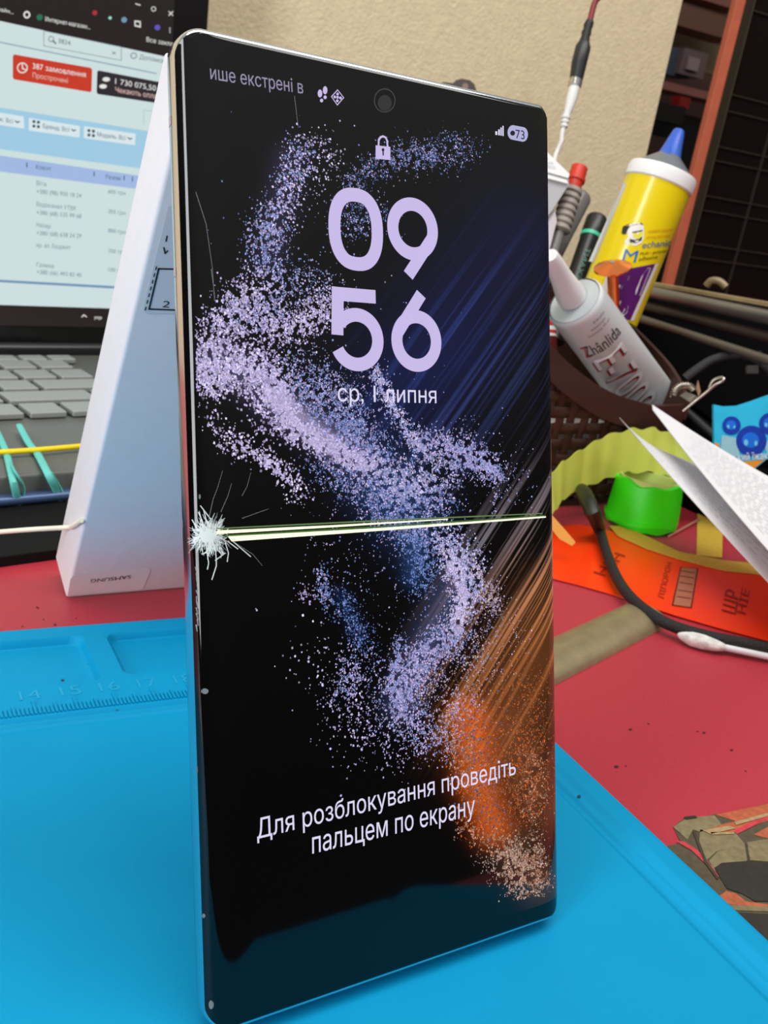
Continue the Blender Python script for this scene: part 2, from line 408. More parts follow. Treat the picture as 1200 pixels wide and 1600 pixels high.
def ph3(px, py, eps=.004):
    n = .445
    for _ in range(4):
        P = onp(px, py, PN * (n + eps), PN); x = P @ PX_
        n = gl(min(max(x, .03), W - .03 if x > W / 2 else 9))
        if x > W / 2: n = gl(max(W - x, .03))
    return P
def uvx(x, y):                                # pixel to phone (x, y)
    P = onp(x, y, PN * .445, PN); return P @ PX_, P @ PY_

# --- wallpaper glow: a coloured grid on the display
def cap_mask(X, Y, seg, s_):
    out = 0
    for (x0, y0, x1, y1) in seg:
        dx, dy = x1 - x0, y1 - y0; L2 = dx * dx + dy * dy + 1e-9
        t = np.clip(((X - x0) * dx + (Y - y0) * dy) / L2, 0, 1)
        d2 = (X - x0 - t * dx) ** 2 + (Y - y0 - t * dy) ** 2
        out = np.maximum(out, np.exp(-d2 / (2 * s_ * s_)))
    return out
nx, ny = 320, 640
xs = np.linspace(.12, W - .12, nx); ys = np.linspace(.42, H - .2, ny)
XX, YY = np.meshgrid(xs, ys, indexing='ij')
NN = .03 + .415 * (1 - ((.85 - np.clip(np.minimum(XX, W - XX), 0, .85)) / .85) ** 2.4) ** (1 / 2.4) + .0015
P3 = XX[..., None] * PX_ + YY[..., None] * PY_ + NN[..., None] * PN
Qc = (P3 - CAM) @ R.T; IX = 600 + FPX * Qc[..., 0] / Qc[..., 2]; IY = 800 + FPX * Qc[..., 1] / Qc[..., 2]
def streaks(ang, fine, seed):                 # long thin brush streaks
    r_ = np.random.default_rng(seed); ca, sa = math.cos(ang), math.sin(ang)
    A = XX * ca + YY * sa; B = -XX * sa + YY * ca
    out = np.zeros_like(A)
    for f_, s2 in ((fine, .16), (fine * 2.0, .4), (fine * .45, .1)):
        n1 = 220; tab = r_.random((n1, 64))
        bi = (B * f_) % n1; ai = (A * s2 + 20) % 64
        b0 = bi.astype(int) % n1; a0 = ai.astype(int) % 64; fb = bi - np.floor(bi); fa = ai - np.floor(ai)
        fb = fb * fb * (3 - 2 * fb); fa = fa * fa * (3 - 2 * fa)
        v = (tab[b0, a0] * (1 - fb) + tab[(b0 + 1) % n1, a0] * fb) * (1 - fa) + (tab[b0, (a0 + 1) % 64] * (1 - fb) + tab[(b0 + 1) % n1, (a0 + 1) % 64] * fb) * fa
        out += v / 3
    return out
ST = np.clip((streaks(math.radians(49), 15, 3) - .50) * 6.0, 0, 1.8)
Cc = np.zeros(XX.shape + (3,))
def glow(seg, s_, col, k, st=0.0):
    m_ = cap_mask(IX, IY, seg, s_); m_ = m_ * ((1 - st) + st * ST)
    Cc[...] += m_[..., None] * np.array(lin(col)) * k
glow([(640, 560, 800, 380)], 62, (14, 20, 70), .5, .25)
glow([(590, 660, 760, 500)], 50, (30, 48, 110), .3, .9)
glow([(700, 690, 850, 560)], 46, (30, 38, 74), .55, .95)
glow([(660, 640, 800, 470)], 70, (64, 84, 150), .1, 1)
glow([(610, 640, 700, 560)], 50, (16, 28, 74), .4, .3)
glow([(770, 850, 860, 780)], 30, (150, 150, 170), .28, 1)
glow([(560, 700, 640, 860)], 24, (24, 40, 76), .3, .3)
glow([(780, 800, 870, 740)], 40, (70, 60, 66), .35, 1)
glow([(760, 960, 865, 830)], 44, (130, 96, 76), .55, 1)
glow([(740, 1080, 860, 930)], 48, (160, 98, 54), .6, 1)
glow([(800, 1060, 858, 960)], 40, (120, 70, 36), .5, .4)
glow([(770, 1170, 858, 1040)], 46, (130, 72, 30), .5, .5)
glow([(735, 1120, 745, 1220), (745, 1220, 770, 1290)], 19, (216, 92, 24), .8, .1)
glow([(790, 1150, 850, 1260)], 36, (130, 72, 44), .5, .2)
glow([(800, 1330, 845, 1380)], 24, (110, 80, 62), .3, 0)
glow([(345, 560, 400, 600), (420, 620, 560, 715)], 18, (110, 102, 150), .35, 0)
glow([(435, 625, 520, 695)], 10, (200, 186, 226), .4, 0)
glow([(600, 760, 640, 800)], 34, (60, 90, 150), .25, 0)
glow([(650, 850, 645, 900)], 12, (60, 100, 170), .2, 0)
glow([(715, 900, 650, 1040), (650, 1040, 628, 1100)], 18, (100, 112, 165), .28, 0)
glow([(530, 930, 560, 990)], 9, (34, 60, 120), .16, 0)
glow([(450, 250, 420, 400)], 18, (90, 84, 130), .16, 0)
Cc = np.clip(Cc, 0, 1)
vv = P3.reshape(-1, 3); fs = [(i * ny + j, (i + 1) * ny + j, (i + 1) * ny + j + 1, i * ny + j + 1) for i in range(nx - 1) for j in range(ny - 1)]
wg = G(); wg.v = [tuple(p) for p in vv]; wg.f = fs
cols = np.concatenate([Cc.reshape(-1, 3), np.ones((nx * ny, 1))], 1)
m_emi = mat('lit_wallpaper', (3, 3, 4), .05, vcol='emit')
disp = phone.part('display', wg, m_emi, smooth=True, cols=cols, recalc=False, label='glowing lock screen wallpaper of dust on black')

# --- wallpaper dust
LIL, WHT, BLU, DBL, ORA, BRN, PAL = (196, 180, 232), (226, 216, 248), (126, 150, 214), (66, 96, 156), (214, 100, 36), (150, 96, 66), (196, 168, 152)
DUST = [  # polyline, width, count, colours, dot size px
 ([(478, 222), (452, 290), (432, 350), (412, 385)], 20, 1300, (LIL, LIL, WHT, BLU), 1.5),
 ([(420, 330), (408, 400), (440, 440)], 22, 1100, (LIL, BLU, BLU), 1.3),
 ([(500, 215), (520, 240), (500, 300)], 22, 160, (LIL, WHT), 1.5),
 ([(532, 330), (560, 275), (620, 242), (690, 240)], 16, 1500, (DBL, BLU, LIL), 1.1),
 ([(600, 250), (680, 245), (735, 235), (700, 215)], 20, 1000, (DBL, LIL, BLU), 1.1),
 ([(530, 360), (560, 340), (600, 330)], 22, 500, (DBL, BLU, LIL), 1.2),
 ([(420, 440), (370, 480), (330, 530)], 26, 1500, (LIL, LIL, WHT), 1.6),
 ([(400, 500), (460, 515), (520, 470)], 22, 1900, (LIL, LIL, WHT), 1.5),
 ([(350, 500), (420, 480), (500, 430)], 26, 1200, (LIL, BLU), 1.3),
 ([(320, 540), (345, 585), (320, 600)], 24, 2200, (LIL, WHT, LIL), 1.8),
 ([(360, 560), (420, 590), (440, 650)], 28, 3200, (LIL, LIL, WHT), 1.7),
 ([(430, 610), (460, 670), (540, 710), (590, 730)], 14, 6200, (WHT, LIL, LIL), 1.7),
 ([(450, 600), (530, 650), (590, 700)], 30, 2400, (LIL, BLU, BLU), 1.3),
 ([(440, 560), (520, 600), (560, 640)], 26, 1200, (BLU, LIL), 1.2),
 ([(520, 650), (570, 700), (610, 760), (640, 800)], 26, 3200, (BLU, LIL, DBL), 1.4),
 ([(500, 720), (560, 760), (610, 800)], 26, 1800, (DBL, BLU, LIL), 1.3),
 ([(585, 575), (615, 640), (650, 690), (672, 715)], 9, 1700, (LIL, WHT, BLU), 1.4),
 ([(650, 690), (720, 700), (770, 735)], 17, 2600, (BLU, LIL, LIL), 1.4),
 ([(700, 725), (750, 715), (780, 745)], 12, 1300, (LIL, BLU), 1.5),
 ([(590, 740), (650, 765), (690, 740)], 26, 2700, (BLU, LIL, WHT), 1.4),
 ([(610, 790), (660, 790), (700, 770)], 26, 1900, (BLU, DBL, LIL), 1.4),
 ([(330, 640), (350, 680), (400, 690)], 18, 170, (LIL, WHT), 1.8),
 ([(350, 695), (410, 710), (450, 745), (472, 780)], 14, 520, (LIL, WHT), 1.7),
 ([(410, 715), (450, 750)], 6, 300, (LIL, WHT), 1.6),
 ([(700, 680), (770, 720), (810, 770)], 34, 350, (BLU, LIL), 1.3),
 ([(774, 740), (773, 800)], 3, 50, (LIL,), 1.5),
 ([(600, 810), (660, 830), (700, 840)], 26, 1500, (BLU, LIL, DBL), 1.4),
 ([(640, 840), (668, 880), (656, 920)], 18, 1300, (DBL, BLU, BLU), 1.3),
 ([(690, 840), (730, 880), (740, 940)], 20, 2600, (LIL, WHT, BLU), 1.5),
 ([(740, 890), (765, 920), (772, 955)], 10, 700, (LIL, PAL), 1.4),
 ([(700, 870), (725, 930), (712, 985)], 12, 2300, (WHT, LIL), 1.5),
 ([(715, 985), (680, 1010), (648, 1040), (628, 1090)], 20, 3300, (LIL, BLU, LIL), 1.4),
 ([(625, 1000), (615, 1060), (625, 1120)], 8, 1300, (BLU, LIL), 1.3),
 ([(700, 960), (740, 1000), (700, 1060)], 30, 900, (LIL, BLU, PAL), 1.3),
 ([(620, 1090), (650, 1140), (690, 1160)], 24, 1100, (LIL, LIL, BLU), 1.5),
 ([(650, 1050), (720, 1100), (700, 1170)], 30, 900, (LIL, PAL), 1.3),
 ([(500, 880), (506, 920), (520, 960)], 9, 330, (BLU, LIL, DBL), 1.4),
 ([(470, 925), (500, 930)], 12, 90, (LIL,), 1.5),
 ([(530, 930), (560, 980), (570, 1020)], 16, 700, (DBL, BLU), 1.2),
 ([(545, 1020), (550, 1060), (530, 1090)], 16, 350, (LIL, BLU), 1.4),
 ([(500, 830), (600, 900), (640, 1000)], 45, 260, (LIL, BLU), 1.4),
 ([(520, 1080), (570, 1130), (640, 1180)], 34, 420, (LIL, LIL), 1.5),
 ([(570, 1020), (600, 1080), (600, 1150)], 26, 380, (LIL, BLU), 1.4),
 ([(700, 1160), (712, 1110), (750, 1090)], 16, 600, (PAL, LIL, ORA), 1.4),
 ([(735, 1120), (740, 1190), (752, 1260), (775, 1300)], 20, 2600, (ORA, ORA, BRN), 1.5),
 ([(720, 1140), (735, 1230)], 20, 900, (ORA, PAL, BRN), 1.4),
 ([(800, 1120), (815, 1200), (800, 1290)], 28, 2000, (BRN, ORA, BRN), 1.3),
 ([(835, 1180), (838, 1280)], 16, 900, (BRN, PAL, ORA), 1.3),
 ([(720, 1290), (760, 1310), (790, 1330)], 14, 700, (PAL, BRN, ORA), 1.4),
 ([(790, 1320), (815, 1370), (812, 1398)], 17, 2300, (PAL, BRN, PAL), 1.5),
 ([(830, 1310), (845, 1390)], 14, 1300, (PAL, BRN), 1.4),
  ([(760, 1340), (775, 1370)], 12, 160, (PAL,), 1.3),
 ([(740, 1110), (745, 1200), (765, 1290)], 26, 1500, (DBL, BRN, BRN), 1.5),
 ([(780, 1080), (840, 1060), (830, 1250)], 24, 1300, (BRN, BRN, ORA), 1.2),
 ([(730, 900), (800, 990), (740, 1080)], 26, 420, (LIL, PAL), 1.2),
 ([(480, 1000), (560, 1100), (560, 1180)], 40, 260, (WHT, LIL), 1.6),
 ([(440, 300), (600, 620), (560, 1000)], 95, 260, (LIL, BLU), 1.3),
]
pv = []; pc = []
clump = rng.random((400, 500))                # the dust gathers in small clumps
def clumpv(x, y):
    x, y = x / 4.2, y / 4.6; i, j = int(x), int(y); a, b = x - i, y - j
    return (clump[i, j] * (1 - a) + clump[i + 1, j] * a) * (1 - b) + (clump[i, j + 1] * (1 - a) + clump[i + 1, j + 1] * a) * b
for (line, wd, cnt, cl, sz) in DUST:
    seg = np.array(line, float); d = np.linalg.norm(np.diff(seg, axis=0), axis=1); cum = np.concatenate([[0], np.cumsum(d)])
    cnt = int(cnt * 1.3)
    t = rng.random(cnt) * cum[-1]
    X = np.interp(t, cum, seg[:, 0]) + rng.normal(0, 1, cnt) * wd * .72; Y = np.interp(t, cum, seg[:, 1]) + rng.normal(0, 1, cnt) * wd * .72
    r_ = sz * (.55 + rng.random(cnt) ** 2 * 1.05); br = .4 + .9 * rng.random(cnt) ** 1.3; an = rng.random(cnt) * 6.28
    ci = rng.integers(0, len(cl), cnt); cl_ = np.array([lin(c_) for c_ in cl])
    for k in range(cnt):
        x, y = X[k], Y[k]
        if clumpv(x, y) < .22 + .36 * rng.random(): continue
        if y > 1408 - (x - 790) * .12 or y > 1415: continue
        a, b = uvx(x, y)
        if a < .16 or a > W - .1: continue
        n = gl(min(a, W - a)) + .004; rc = r_[k] / 92
        q = [(a + rc * math.cos(an[k] + j * 1.5708) * (1 if j % 2 else .8), b + rc * math.sin(an[k] + j * 1.5708)) for j in range(4)]
        pv += [PL(u, v, n) for u, v in q]; pc += [tuple(cl_[ci[k]] * br[k]) + (1,)] * 4
pg = G(); pg.v = [tuple(p) for p in pv]; pg.f = [(i, i + 1, i + 2, i + 3) for i in range(0, len(pv), 4)]
phone.part('wallpaper_dust', pg, m_emi, parent=disp, cols=pc, recalc=False, kind='stuff')

# --- lock screen writing
FP = (PN * .445, PN)
m_txt = mat('lit_lilac_text', (3, 3, 4), .05, emit=(200, 186, 232))
m_wt = mat('lit_white_text', (3, 3, 4), .05, emit=(224, 218, 246))
def stroke(g, pts, w_, eps=.007):             # thick rounded pen line in phone coordinates
    P = [np.array(p, float) for p in pts]; n = len(P)
    L_, R_ = [], []
    for i in range(n):
        d = P[min(i + 1, n - 1)] - P[max(i - 1, 0)]; d /= np.linalg.norm(d); s_ = np.array([-d[1], d[0]]) * w_ / 2
        L_.append(PL(*(P[i] + s_), .445 + eps)); R_.append(PL(*(P[i] - s_), .445 + eps))
    return g.add(L_ + R_, [(i, i + 1, n + i + 1, n + i) for i in range(n - 1)])
def ell(cx, cy, rx, ry, a0, a1, n=40): return [(cx + rx * math.cos(math.radians(a0 + (a1 - a0) * k / n)), cy + ry * math.sin(math.radians(a0 + (a1 - a0) * k / n))) for k in range(n + 1)]
def boxof(x0, y0, x1, y1):
    a = [uvx(x0, (y0 + y1) / 2)[0], uvx(x1, (y0 + y1) / 2)[0]]; b = [uvx((x0 + x1) / 2, y0)[1], uvx((x0 + x1) / 2, y1)[1]]
    return a[0], a[1], b[1], b[0]
SW = .235
def d0(g, bx):
    x0, x1, y0, y1 = bx; h = SW / 2; rx = (x1 - x0) / 2 - h; ry = (y1 - y0) / 2 - h; cx, cy = (x0 + x1) / 2, (y0 + y1) / 2
    pts = [(cx + rx * math.copysign(abs(math.cos(t)) ** .8, math.cos(t)), cy + ry * math.copysign(abs(math.sin(t)) ** .86, math.sin(t))) for t in np.linspace(0, 2.01 * math.pi, 61)]
    stroke(g, pts, SW)
def d69(g, bx, six):
    x0, x1, y0, y1 = bx; h = SW / 2; r = (x1 - x0) / 2 - h; cx = (x0 + x1) / 2
    rr = r * 1.02
    cy = y0 + h + rr if six else y1 - h - rr
    stroke(g, ell(cx, cy, r, rr, 0, 362, 60), SW)
    if six: stroke(g, [(cx - r * .97, cy + rr * .28), (cx + r * .28, y1)], SW); 
    else: stroke(g, [(cx + r * .97, cy - rr * .28), (cx - r * .28, y0)], SW)
def d5(g, bx):
    x0, x1, y0, y1 = bx; h = SW / 2; ry = (y1 - y0) * .305; cy = y0 + h + ry - h * .2; rx = (x1 - x0) / 2 - h; cx = (x0 + x1) / 2
    stroke(g, [(x1 - h * 1.4, y1 - h), (x0 + h * 1.1, y1 - h)], SW)
    stroke(g, [(x0 + h * 1.4, y1), (x0 + h * 1.15, cy + ry * .15)], SW)
    stroke(g, ell(cx - .02, cy, rx, ry, 142, -155, 50), SW)
clk = G(); d0(clk, boxof(513, 294, 598, 423)); d69(clk, boxof(605, 309, 684, 431), False)
d5(clk, boxof(516, 451, 600, 578)); d69(clk, boxof(611, 459, 689, 581), True)
phone.part('clock_digits', clk, m_txt, parent=disp, recalc=False)
def ptext(name, s, p0, p1, pt, m=m_wt, bold=0, sh=0):
    q = G(); text_px(q, s, FP, p0, p1, pt, .008, bold, sh); return phone.part(name, q, m, parent=disp, recalc=False)
ptext('date_text', 'ср, 1 липня', (528, 627), (682, 630), (528, 601), m_wt, .004)
ptext('unlock_text', 'Для розблокування проведіть', (402, 1311), (806, 1210), (402, 1281), m_wt, .002)
ptext('unlock_text', 'пальцем по екрану', (488, 1334), (742, 1273), (488, 1302), m_wt, .002)
ptext('status_text', 'ише екстрені в', (329, 123.5), (474, 146.5), (329, 103), mat('lit_grey_text', (3, 3, 4), .05, emit=(150, 142, 172)), .008)
q = G(); poly_px(q, FP, [(774, 205), (777, 205.4), (777, 211), (774, 210.6)], .008); poly_px(q, FP, [(778.5, 202), (781, 202.4), (781, 211.6), (778.5, 211.2)], .008)
poly_px(q, FP, [(782, 199), (784, 199.3), (784, 212), (782, 211.7)], .008); poly_px(q, FP, [(785, 196.5), (787, 196.8), (787, 212.6), (785, 212.3)], .008)
phone.part('signal_icon', q, m_wt, parent=disp, recalc=False)
q = G(); P_ = [];
for k in range(9): a = math.radians(90 + 180 * k / 8); P_.append((801.5 + 8.5 * math.cos(a), 207 - 11.5 * math.sin(a)))
for k in range(9): a = math.radians(-90 + 180 * k / 8); P_.append((817 + 8 * math.cos(a), 210 - 11.5 * math.sin(a)))
poly_px(q, FP, P_, .008); phone.part('battery_icon', q, mat('lit_battery', (3, 3, 4), .05, emit=(176, 176, 216)), parent=disp, recalc=False)
m_dk = mat('dark_glyph', (20, 18, 44), .3)
q = G(); text_px(q, '73', FP, (806, 216), (820, 218), (806, 202.5), .012, .03); disc_px(q, FP, (801, 208), 3.8, 4, .012, 12)
phone.part('battery_text', q, m_dk, parent=disp, recalc=False)
q = G(); poly_px(q, FP, [(587, 227), (610, 229.5), (610, 250), (587, 248)], .008)
line_px(q, FP, [(591.5, 228), (591.8, 219), (594.5, 214.5), (598.5, 213), (602.8, 215), (605, 220), (605.5, 229)], .035, .009)
phone.part('padlock_icon', q, m_txt, parent=disp, recalc=False)
q = G(); disc_px(q, FP, (598.5, 234), 2.2, 2.6, .012, 10); poly_px(q, FP, [(597.6, 234), (599.6, 234), (599.8, 243), (597.8, 243)], .013)
phone.part('padlock_keyhole', q, m_dk, parent=disp, recalc=False)
q = G()
disc_px(q, FP, (500, 146), 3.6, 6.2, .008, 14); disc_px(q, FP, (502.5, 157), 2.6, 3, .008, 10); disc_px(q, FP, (508, 141), 3.6, 6.4, .008, 14); disc_px(q, FP, (508, 152), 2.6, 3, .008, 10)
phone.part('footsteps_icon', q, m_txt, parent=disp, recalc=False)
q = G(); line_px(q, FP, [(527.5, 140.5), (537, 152.5), (527, 164), (518, 151), (527.5, 140.5)], .016, .008)
for (a, b) in ((527.5, 147), (523, 151.5), (532, 153), (527, 157.5), (527.5, 152)): disc_px(q, FP, (a, b), 2.1, 2.4, .008, 8)
phone.part('diamond_icon', q, m_txt, parent=disp, recalc=False)
q = G(); disc_px(q, FP, (601, 157), 17, 19, .006, 40, hole=.9); phone.part('camera_ring', q, mat('camera_ring_grey', (66, 64, 62), .3), parent=glass_o, recalc=False)
q = G(); disc_px(q, FP, (601, 161), 11, 12.5, .006, 30); phone.part('camera_lens', q, mat('camera_lens_grey', (48, 48, 50), .25), parent=glass_o, recalc=False, label='dim grey lens of the front camera')
# --- dead pixel lines running from the crack
def bar(name, pts, col, es=1):
    q = G(); poly_px(q, FP, pts, .012); phone.part(name, q, mat('lit_' + name, (3, 3, 4), .1, emit=col, es=es), parent=disp, recalc=False)
bar('screen_fault_line', [(340, 829), (520, 820.5), (700, 810.5), (700, 812), (520, 824), (338, 834.5)], (255, 255, 222), 1.15)
bar('screen_fault_line', [(356, 838), (600, 824.5), (853, 806.5), (853, 808.8), (600, 829), (362, 846)], (250, 255, 224), 1.15)
bar('screen_fault_glow', [(338, 825), (600, 812), (848, 801.5), (848, 803), (600, 814.5), (338, 827)], (120, 150, 96), .7)
bar('screen_fault_glow', [(350, 836), (600, 821.5), (850, 804.8), (850, 806), (600, 823.5), (352, 838)], (90, 140, 60), .6)
# --- impact crack in the glass
m_crk = mat('white_glass_fracture', (226, 232, 230), .5)
m_crd = mat('grey_glass_fracture', (130, 138, 138), .4)
def crk(g, pts, w0, w1):
    n = len(pts); A = []; B = []
    for i, (x, y) in enumerate(pts):
        a, b = pts[max(i - 1, 0)], pts[min(i + 1, n - 1)]; dx, dy = b[0] - a[0], b[1] - a[1]; l = math.hypot(dx, dy) + 1e-6
        w_ = (w0 + (w1 - w0) * i / (n - 1)) / 2
        A.append(ph3(x - dy / l * w_, y + dx / l * w_, .012)); B.append(ph3(x + dy / l * w_, y - dx / l * w_, .012))
    g.add(A + B, [(i, i + 1, n + i + 1, n + i) for i in range(n - 1)])
q = G(); q2 = G(); cx, cy = 324, 838
for k in range(230):
    a = random.uniform(0, 6.283); up = -math.sin(a)
    Lk = random.uniform(8, 26) * (1.25 if math.sin(a) < -.5 and k % 3 == 0 else 1)
    r0 = random.uniform(0, 19); x, y = cx + 3 + r0 * math.cos(a) * 1.1, cy + r0 * math.sin(a) * .85; pts = [(x, y)]
    for _ in range(4):
        a += random.uniform(-.6, .6); x += Lk / 4 * math.cos(a); y += Lk / 4 * math.sin(a); pts.append((max(x, 293), y))
    crk(q if k % 4 else q2, pts, 2.3, .5)
for k in range(34):
    a = random.uniform(0, 6.283); r_ = random.uniform(0, 11); x, y = cx + r_ * math.cos(a) * 1.1, cy + r_ * math.sin(a)
    m_ = [ph3(x + random.uniform(3, 6) * math.cos(b_), y + random.uniform(2.5, 5) * math.sin(b_), .0135) for b_ in np.linspace(0, 5.5, 7)]
    q.poly(m_)
for pts in ([(310, 800), (315, 812), (320, 826)], [(318, 796), (322, 812), (326, 828)], [(313, 790), (330, 812)], [(300, 812), (306, 822), (316, 836)],
            [(347, 811), (338, 822), (330, 832)], [(336, 812), (330, 826)], [(352, 848), (357, 864), (355, 878)], [(336, 850), (338, 876), (338, 884), (331, 906)],
            [(356, 846), (372, 858)], [(364, 846), (392, 870)], [(336, 876), (352, 864)], [(322, 852), (326, 880), (324, 890)], [(340, 850), (350, 866)]):
    crk(q, pts, 1.4, 1.6)
for pts in ([(326, 812), (333, 780), (340, 762), (348, 735)], [(345, 800), (356, 775), (362, 755)], [(378, 775), (386, 760), (392, 738)], [(378, 810), (400, 802), (420, 795)],
            [(364, 846), (395, 866), (410, 884)], [(306, 300), (322, 350), (332, 420), (335, 470)], [(460, 150), (466, 200)], [(330, 420), (336, 466)]):
    crk(q2, pts, .8, .5)
for y in range(850, 980, 9):
    crk(q2, [(306 + random.uniform(-1, 1) + (y - 850) * .01, y), (308 + random.uniform(-2, 2) + (y - 850) * .012, y + 11)], random.uniform(1, 3), 1)
phone.part('glass_crack', q, m_crk, parent=glass_o, recalc=False, label='white star shaped impact crack')
phone.part('hairline_crack', q2, m_crd, parent=glass_o, recalc=False, kind='stuff')
q = G()
for (x, y, a, b) in ((320, 1080, 6, 4.5), (318, 1431, 3, 3.5), (330, 1570, 4, 7), (312, 776, 1.5, 4), (308, 1203, 1.2, 6)):
    q.poly([ph3(x + a * math.cos(t), y + b * math.sin(t), .011) for t in np.linspace(0, 5.7, 10)])
phone.part('scuff_mark', q, mat('pale_scuff', (110, 118, 122), .6), parent=glass_o, recalc=False, kind='stuff')

# ---------------------------------------------------------------- white phone box leaning behind the phone
BL0 = V3((2.2, 17.1, ZD + .02)); BE = unit(V3((0, -5.8, 13.3))); BW = V3((1, -.02, 0)); BN = unit(np.cross(BW, BE)); 
if BN[2] > 0: BN = -BN                       # faces down and towards the viewer
m_box = mat('white_card', (236, 236, 240), .55, noise=.02)
m_boxl = mat('white_sticker', (244, 244, 246), .35)
bxo = Thing('phone_box', 'white cardboard phone box standing upside down and leaning behind the phone', 'box', BL0)
g = G(); Lb, Wb, Tb = 16.6, 9.0, 1.75
g.box(BL0 + BE * Lb / 2 + BW * Wb / 2 - BN * Tb / 2, (Wb / 2, Lb / 2, Tb / 2), [BW, BE, BN], bev=.10)
bxo.part('carton', g, m_box, smooth=True)
BP = (BL0, BN)
g = G(); poly_px(g, BP, [(106, 930), (110, 905), (114, 900), (119, 897), (229, 887), (234, 889), (235, 893), (223, 921)], .012); lo = bxo.part('seal_label', g, m_boxl, recalc=False, label='clear white brand seal with upside down lettering')
g = G(); text_px(g, 'SAMSUNG', BP, (205, 898.5), (142, 905.5), (206, 903.5), .02, .03)
bxo.part('label_lettering', g, mat('black_print', (24, 24, 28), .5), parent=lo, recalc=False)
g = G(); poly_px(g, BP, [(263, 322), (285, 322), (285, 490), (229, 490), (223, 484)], .012); lo = bxo.part('spec_label', g, m_boxl, recalc=False, label='white sticker with black frame and dashed line')
g = G(); line_px(g, BP, [(285, 421), (248, 420), (233, 483), (285, 485)], .045, .02)
for k in range(7): 
    y0 = 417 + k * 10.5; x0 = 244.5 - (y0 - 417) * .26; line_px(g, BP, [(x0, y0), (x0 - 1.2, y0 + 4.5)], .03, .02)
text_px(g, '2', BP, (253, 480), (264, 481), (255, 470), .02, .0); line_px(g, BP, [(256, 387), (258, 396), (262, 392)], .035, .02); line_px(g, BP, [(261, 369), (259.5, 377)], .035, .02)
bxo.part('label_lettering', g, mat('black_print_2', (30, 30, 34), .5), parent=lo, recalc=False)

# ---------------------------------------------------------------- laptop on flat black slab
LA = math.radians(9); LU = V3((math.cos(LA), math.sin(LA), 0)); LV = V3((-math.sin(LA), math.cos(LA), 0)); ZZ = V3((0, 0, 1))
def lp(u, v, z): return LU * u + LV * v + ZZ * z
solo('black_slab', G().box(lp(6, 33.0, ZD + .2), (22, 13.6, .2), [LU, LV, ZZ], bev=.05), mat('slab_black', (7, 7, 8), .7, spec=.2), 'flat black slab under the laptop behind the white box', 'slab')  # flat black sheet reaching out in front of the laptop
lap = Thing('laptop', 'open black laptop showing a web page, behind the white phone box', 'laptop', lp(5, 33, ZD + .4))
m_lb = mat('charcoal_laptop_shell', (96, 98, 92), .42, noise=.05)
lap.part('base', G().box(lp(5.5, 33.2, .52), (17.8, 9.3, .50), [LU, LV, ZZ], bev=.15), m_lb, smooth=True)
lap.part('front_lip', G().tube([lp(-12, 23.72, .15), lp(23, 23.72, .15)], .30, 14, flat=.75), mat('blue_grey_lip', (70, 92, 130), .3, metal=.4), smooth=True, label='blue grey lower front edge')
lap.part('keyboard_well', G().box(lp(1.2, 36.0, 1.04), (13.6, 5.2, .02), [LU, LV, ZZ]), mat('keyboard_well', (40, 42, 42), .6))
m_key = mat('grey_key', (146, 150, 146), .34)
rows = [(40.25, .95, 1.55), (38.9, 1.55, 1.92), (36.98, 1.55, 1.92), (35.06, 1.55, 1.92), (33.14, 1.55, 1.92), (31.2, 1.55, 1.92)]
for ri, (v, d, pit) in enumerate(rows):
    off = (0, .3, .75, 1.2, .3, .6)[ri]; u = -12.2 + off * .5
    while u < 14.3:
        wd = pit - .28
        if ri == 3 and 10.3 < u < 12.5: wd = pit * 2 - .28
        if ri == 4 and 8.5 < u < 10.5: wd = pit * 2.3 - .28
        lap.part('key', G().box(lp(u + wd / 2, v, 1.2), (wd / 2, d / 2 - .02, .14), [LU, LV, ZZ], bev=.07), m_key)
        u += wd + .28
TH = math.radians(3); SH = LV * math.sin(TH) + ZZ * math.cos(TH); SN = -np.cross(LU, SH)
SN = SN if SN @ (CAM - lp(5, 42, 10)) > 0 else -SN
LO = lp(0, 42.17, 1.2)
lid = lap.part('lid', G().box(LO + LU * 5.7 + SH * 11.9 - SN * .35, (17.8, 11.9, .33), [LU, SH, SN], bev=.12), mat('black_bezel', (16, 15, 16), .25), smooth=True)
lap.part('hinge', G().tube([lp(-9, 42.2, 1.25), lp(20, 42.2, 1.25)], .42, 14), mat('hinge_dark', (30, 30, 32), .3), smooth=True)
SP = (LO, SN)
def su(u, h, e=.0): return LO + LU * u + SH * h + SN * e
def scr(name, col, polys, eps, parent=None, es=1):
    q = G()
    for p_ in polys: poly_px(q, SP, p_, eps)
    return lap.part(name, q, mat('lit_' + name, (8, 8, 8), .3, emit=col, es=es), parent=parent, recalc=False)
q = G(); q.poly([su(-9, 1.35, .02), su(21.35, 1.35, .02), su(21.35, 20.6, .02), su(-9, 20.6, .02)])
dsp = lap.part('display', q, mat('lit_dark_browser', (8, 8, 8), .2, emit=(40, 33, 34)), recalc=False, label='lit laptop screen with order list web page')
q = G(); q.poly([su(-9, 2.42, .03), su(21.35, 2.42, .03), su(21.35, 16.05, .03), su(-9, 16.05, .03)])
lap.part('web_page', q, mat('lit_web_page', (8, 8, 8), .3, emit=(204, 222, 222)), parent=dsp, recalc=False)
scr('page_rule', (140, 165, 180), [[(-20, 60), (0, 65), (245, 114), (245, 116), (0, 67), (-20, 62)]], .04, dsp)
scr('search_outline', (120, 136, 138), [[(68, 47.5), (190, 73), (190, 74), (68, 48.5)], [(68, 71), (190, 94), (190, 95), (68, 72)], [(68, 48), (69, 48), (69, 72), (68, 72)], [(189, 73), (190, 73), (190, 95), (189, 95)]], .04, dsp)
scr('red_button', (198, 58, 38), [[(22, 85), (142, 106), (144, 109), (143, 142), (141, 144), (22, 124), (20, 121), (20, 88)]], .04, dsp)
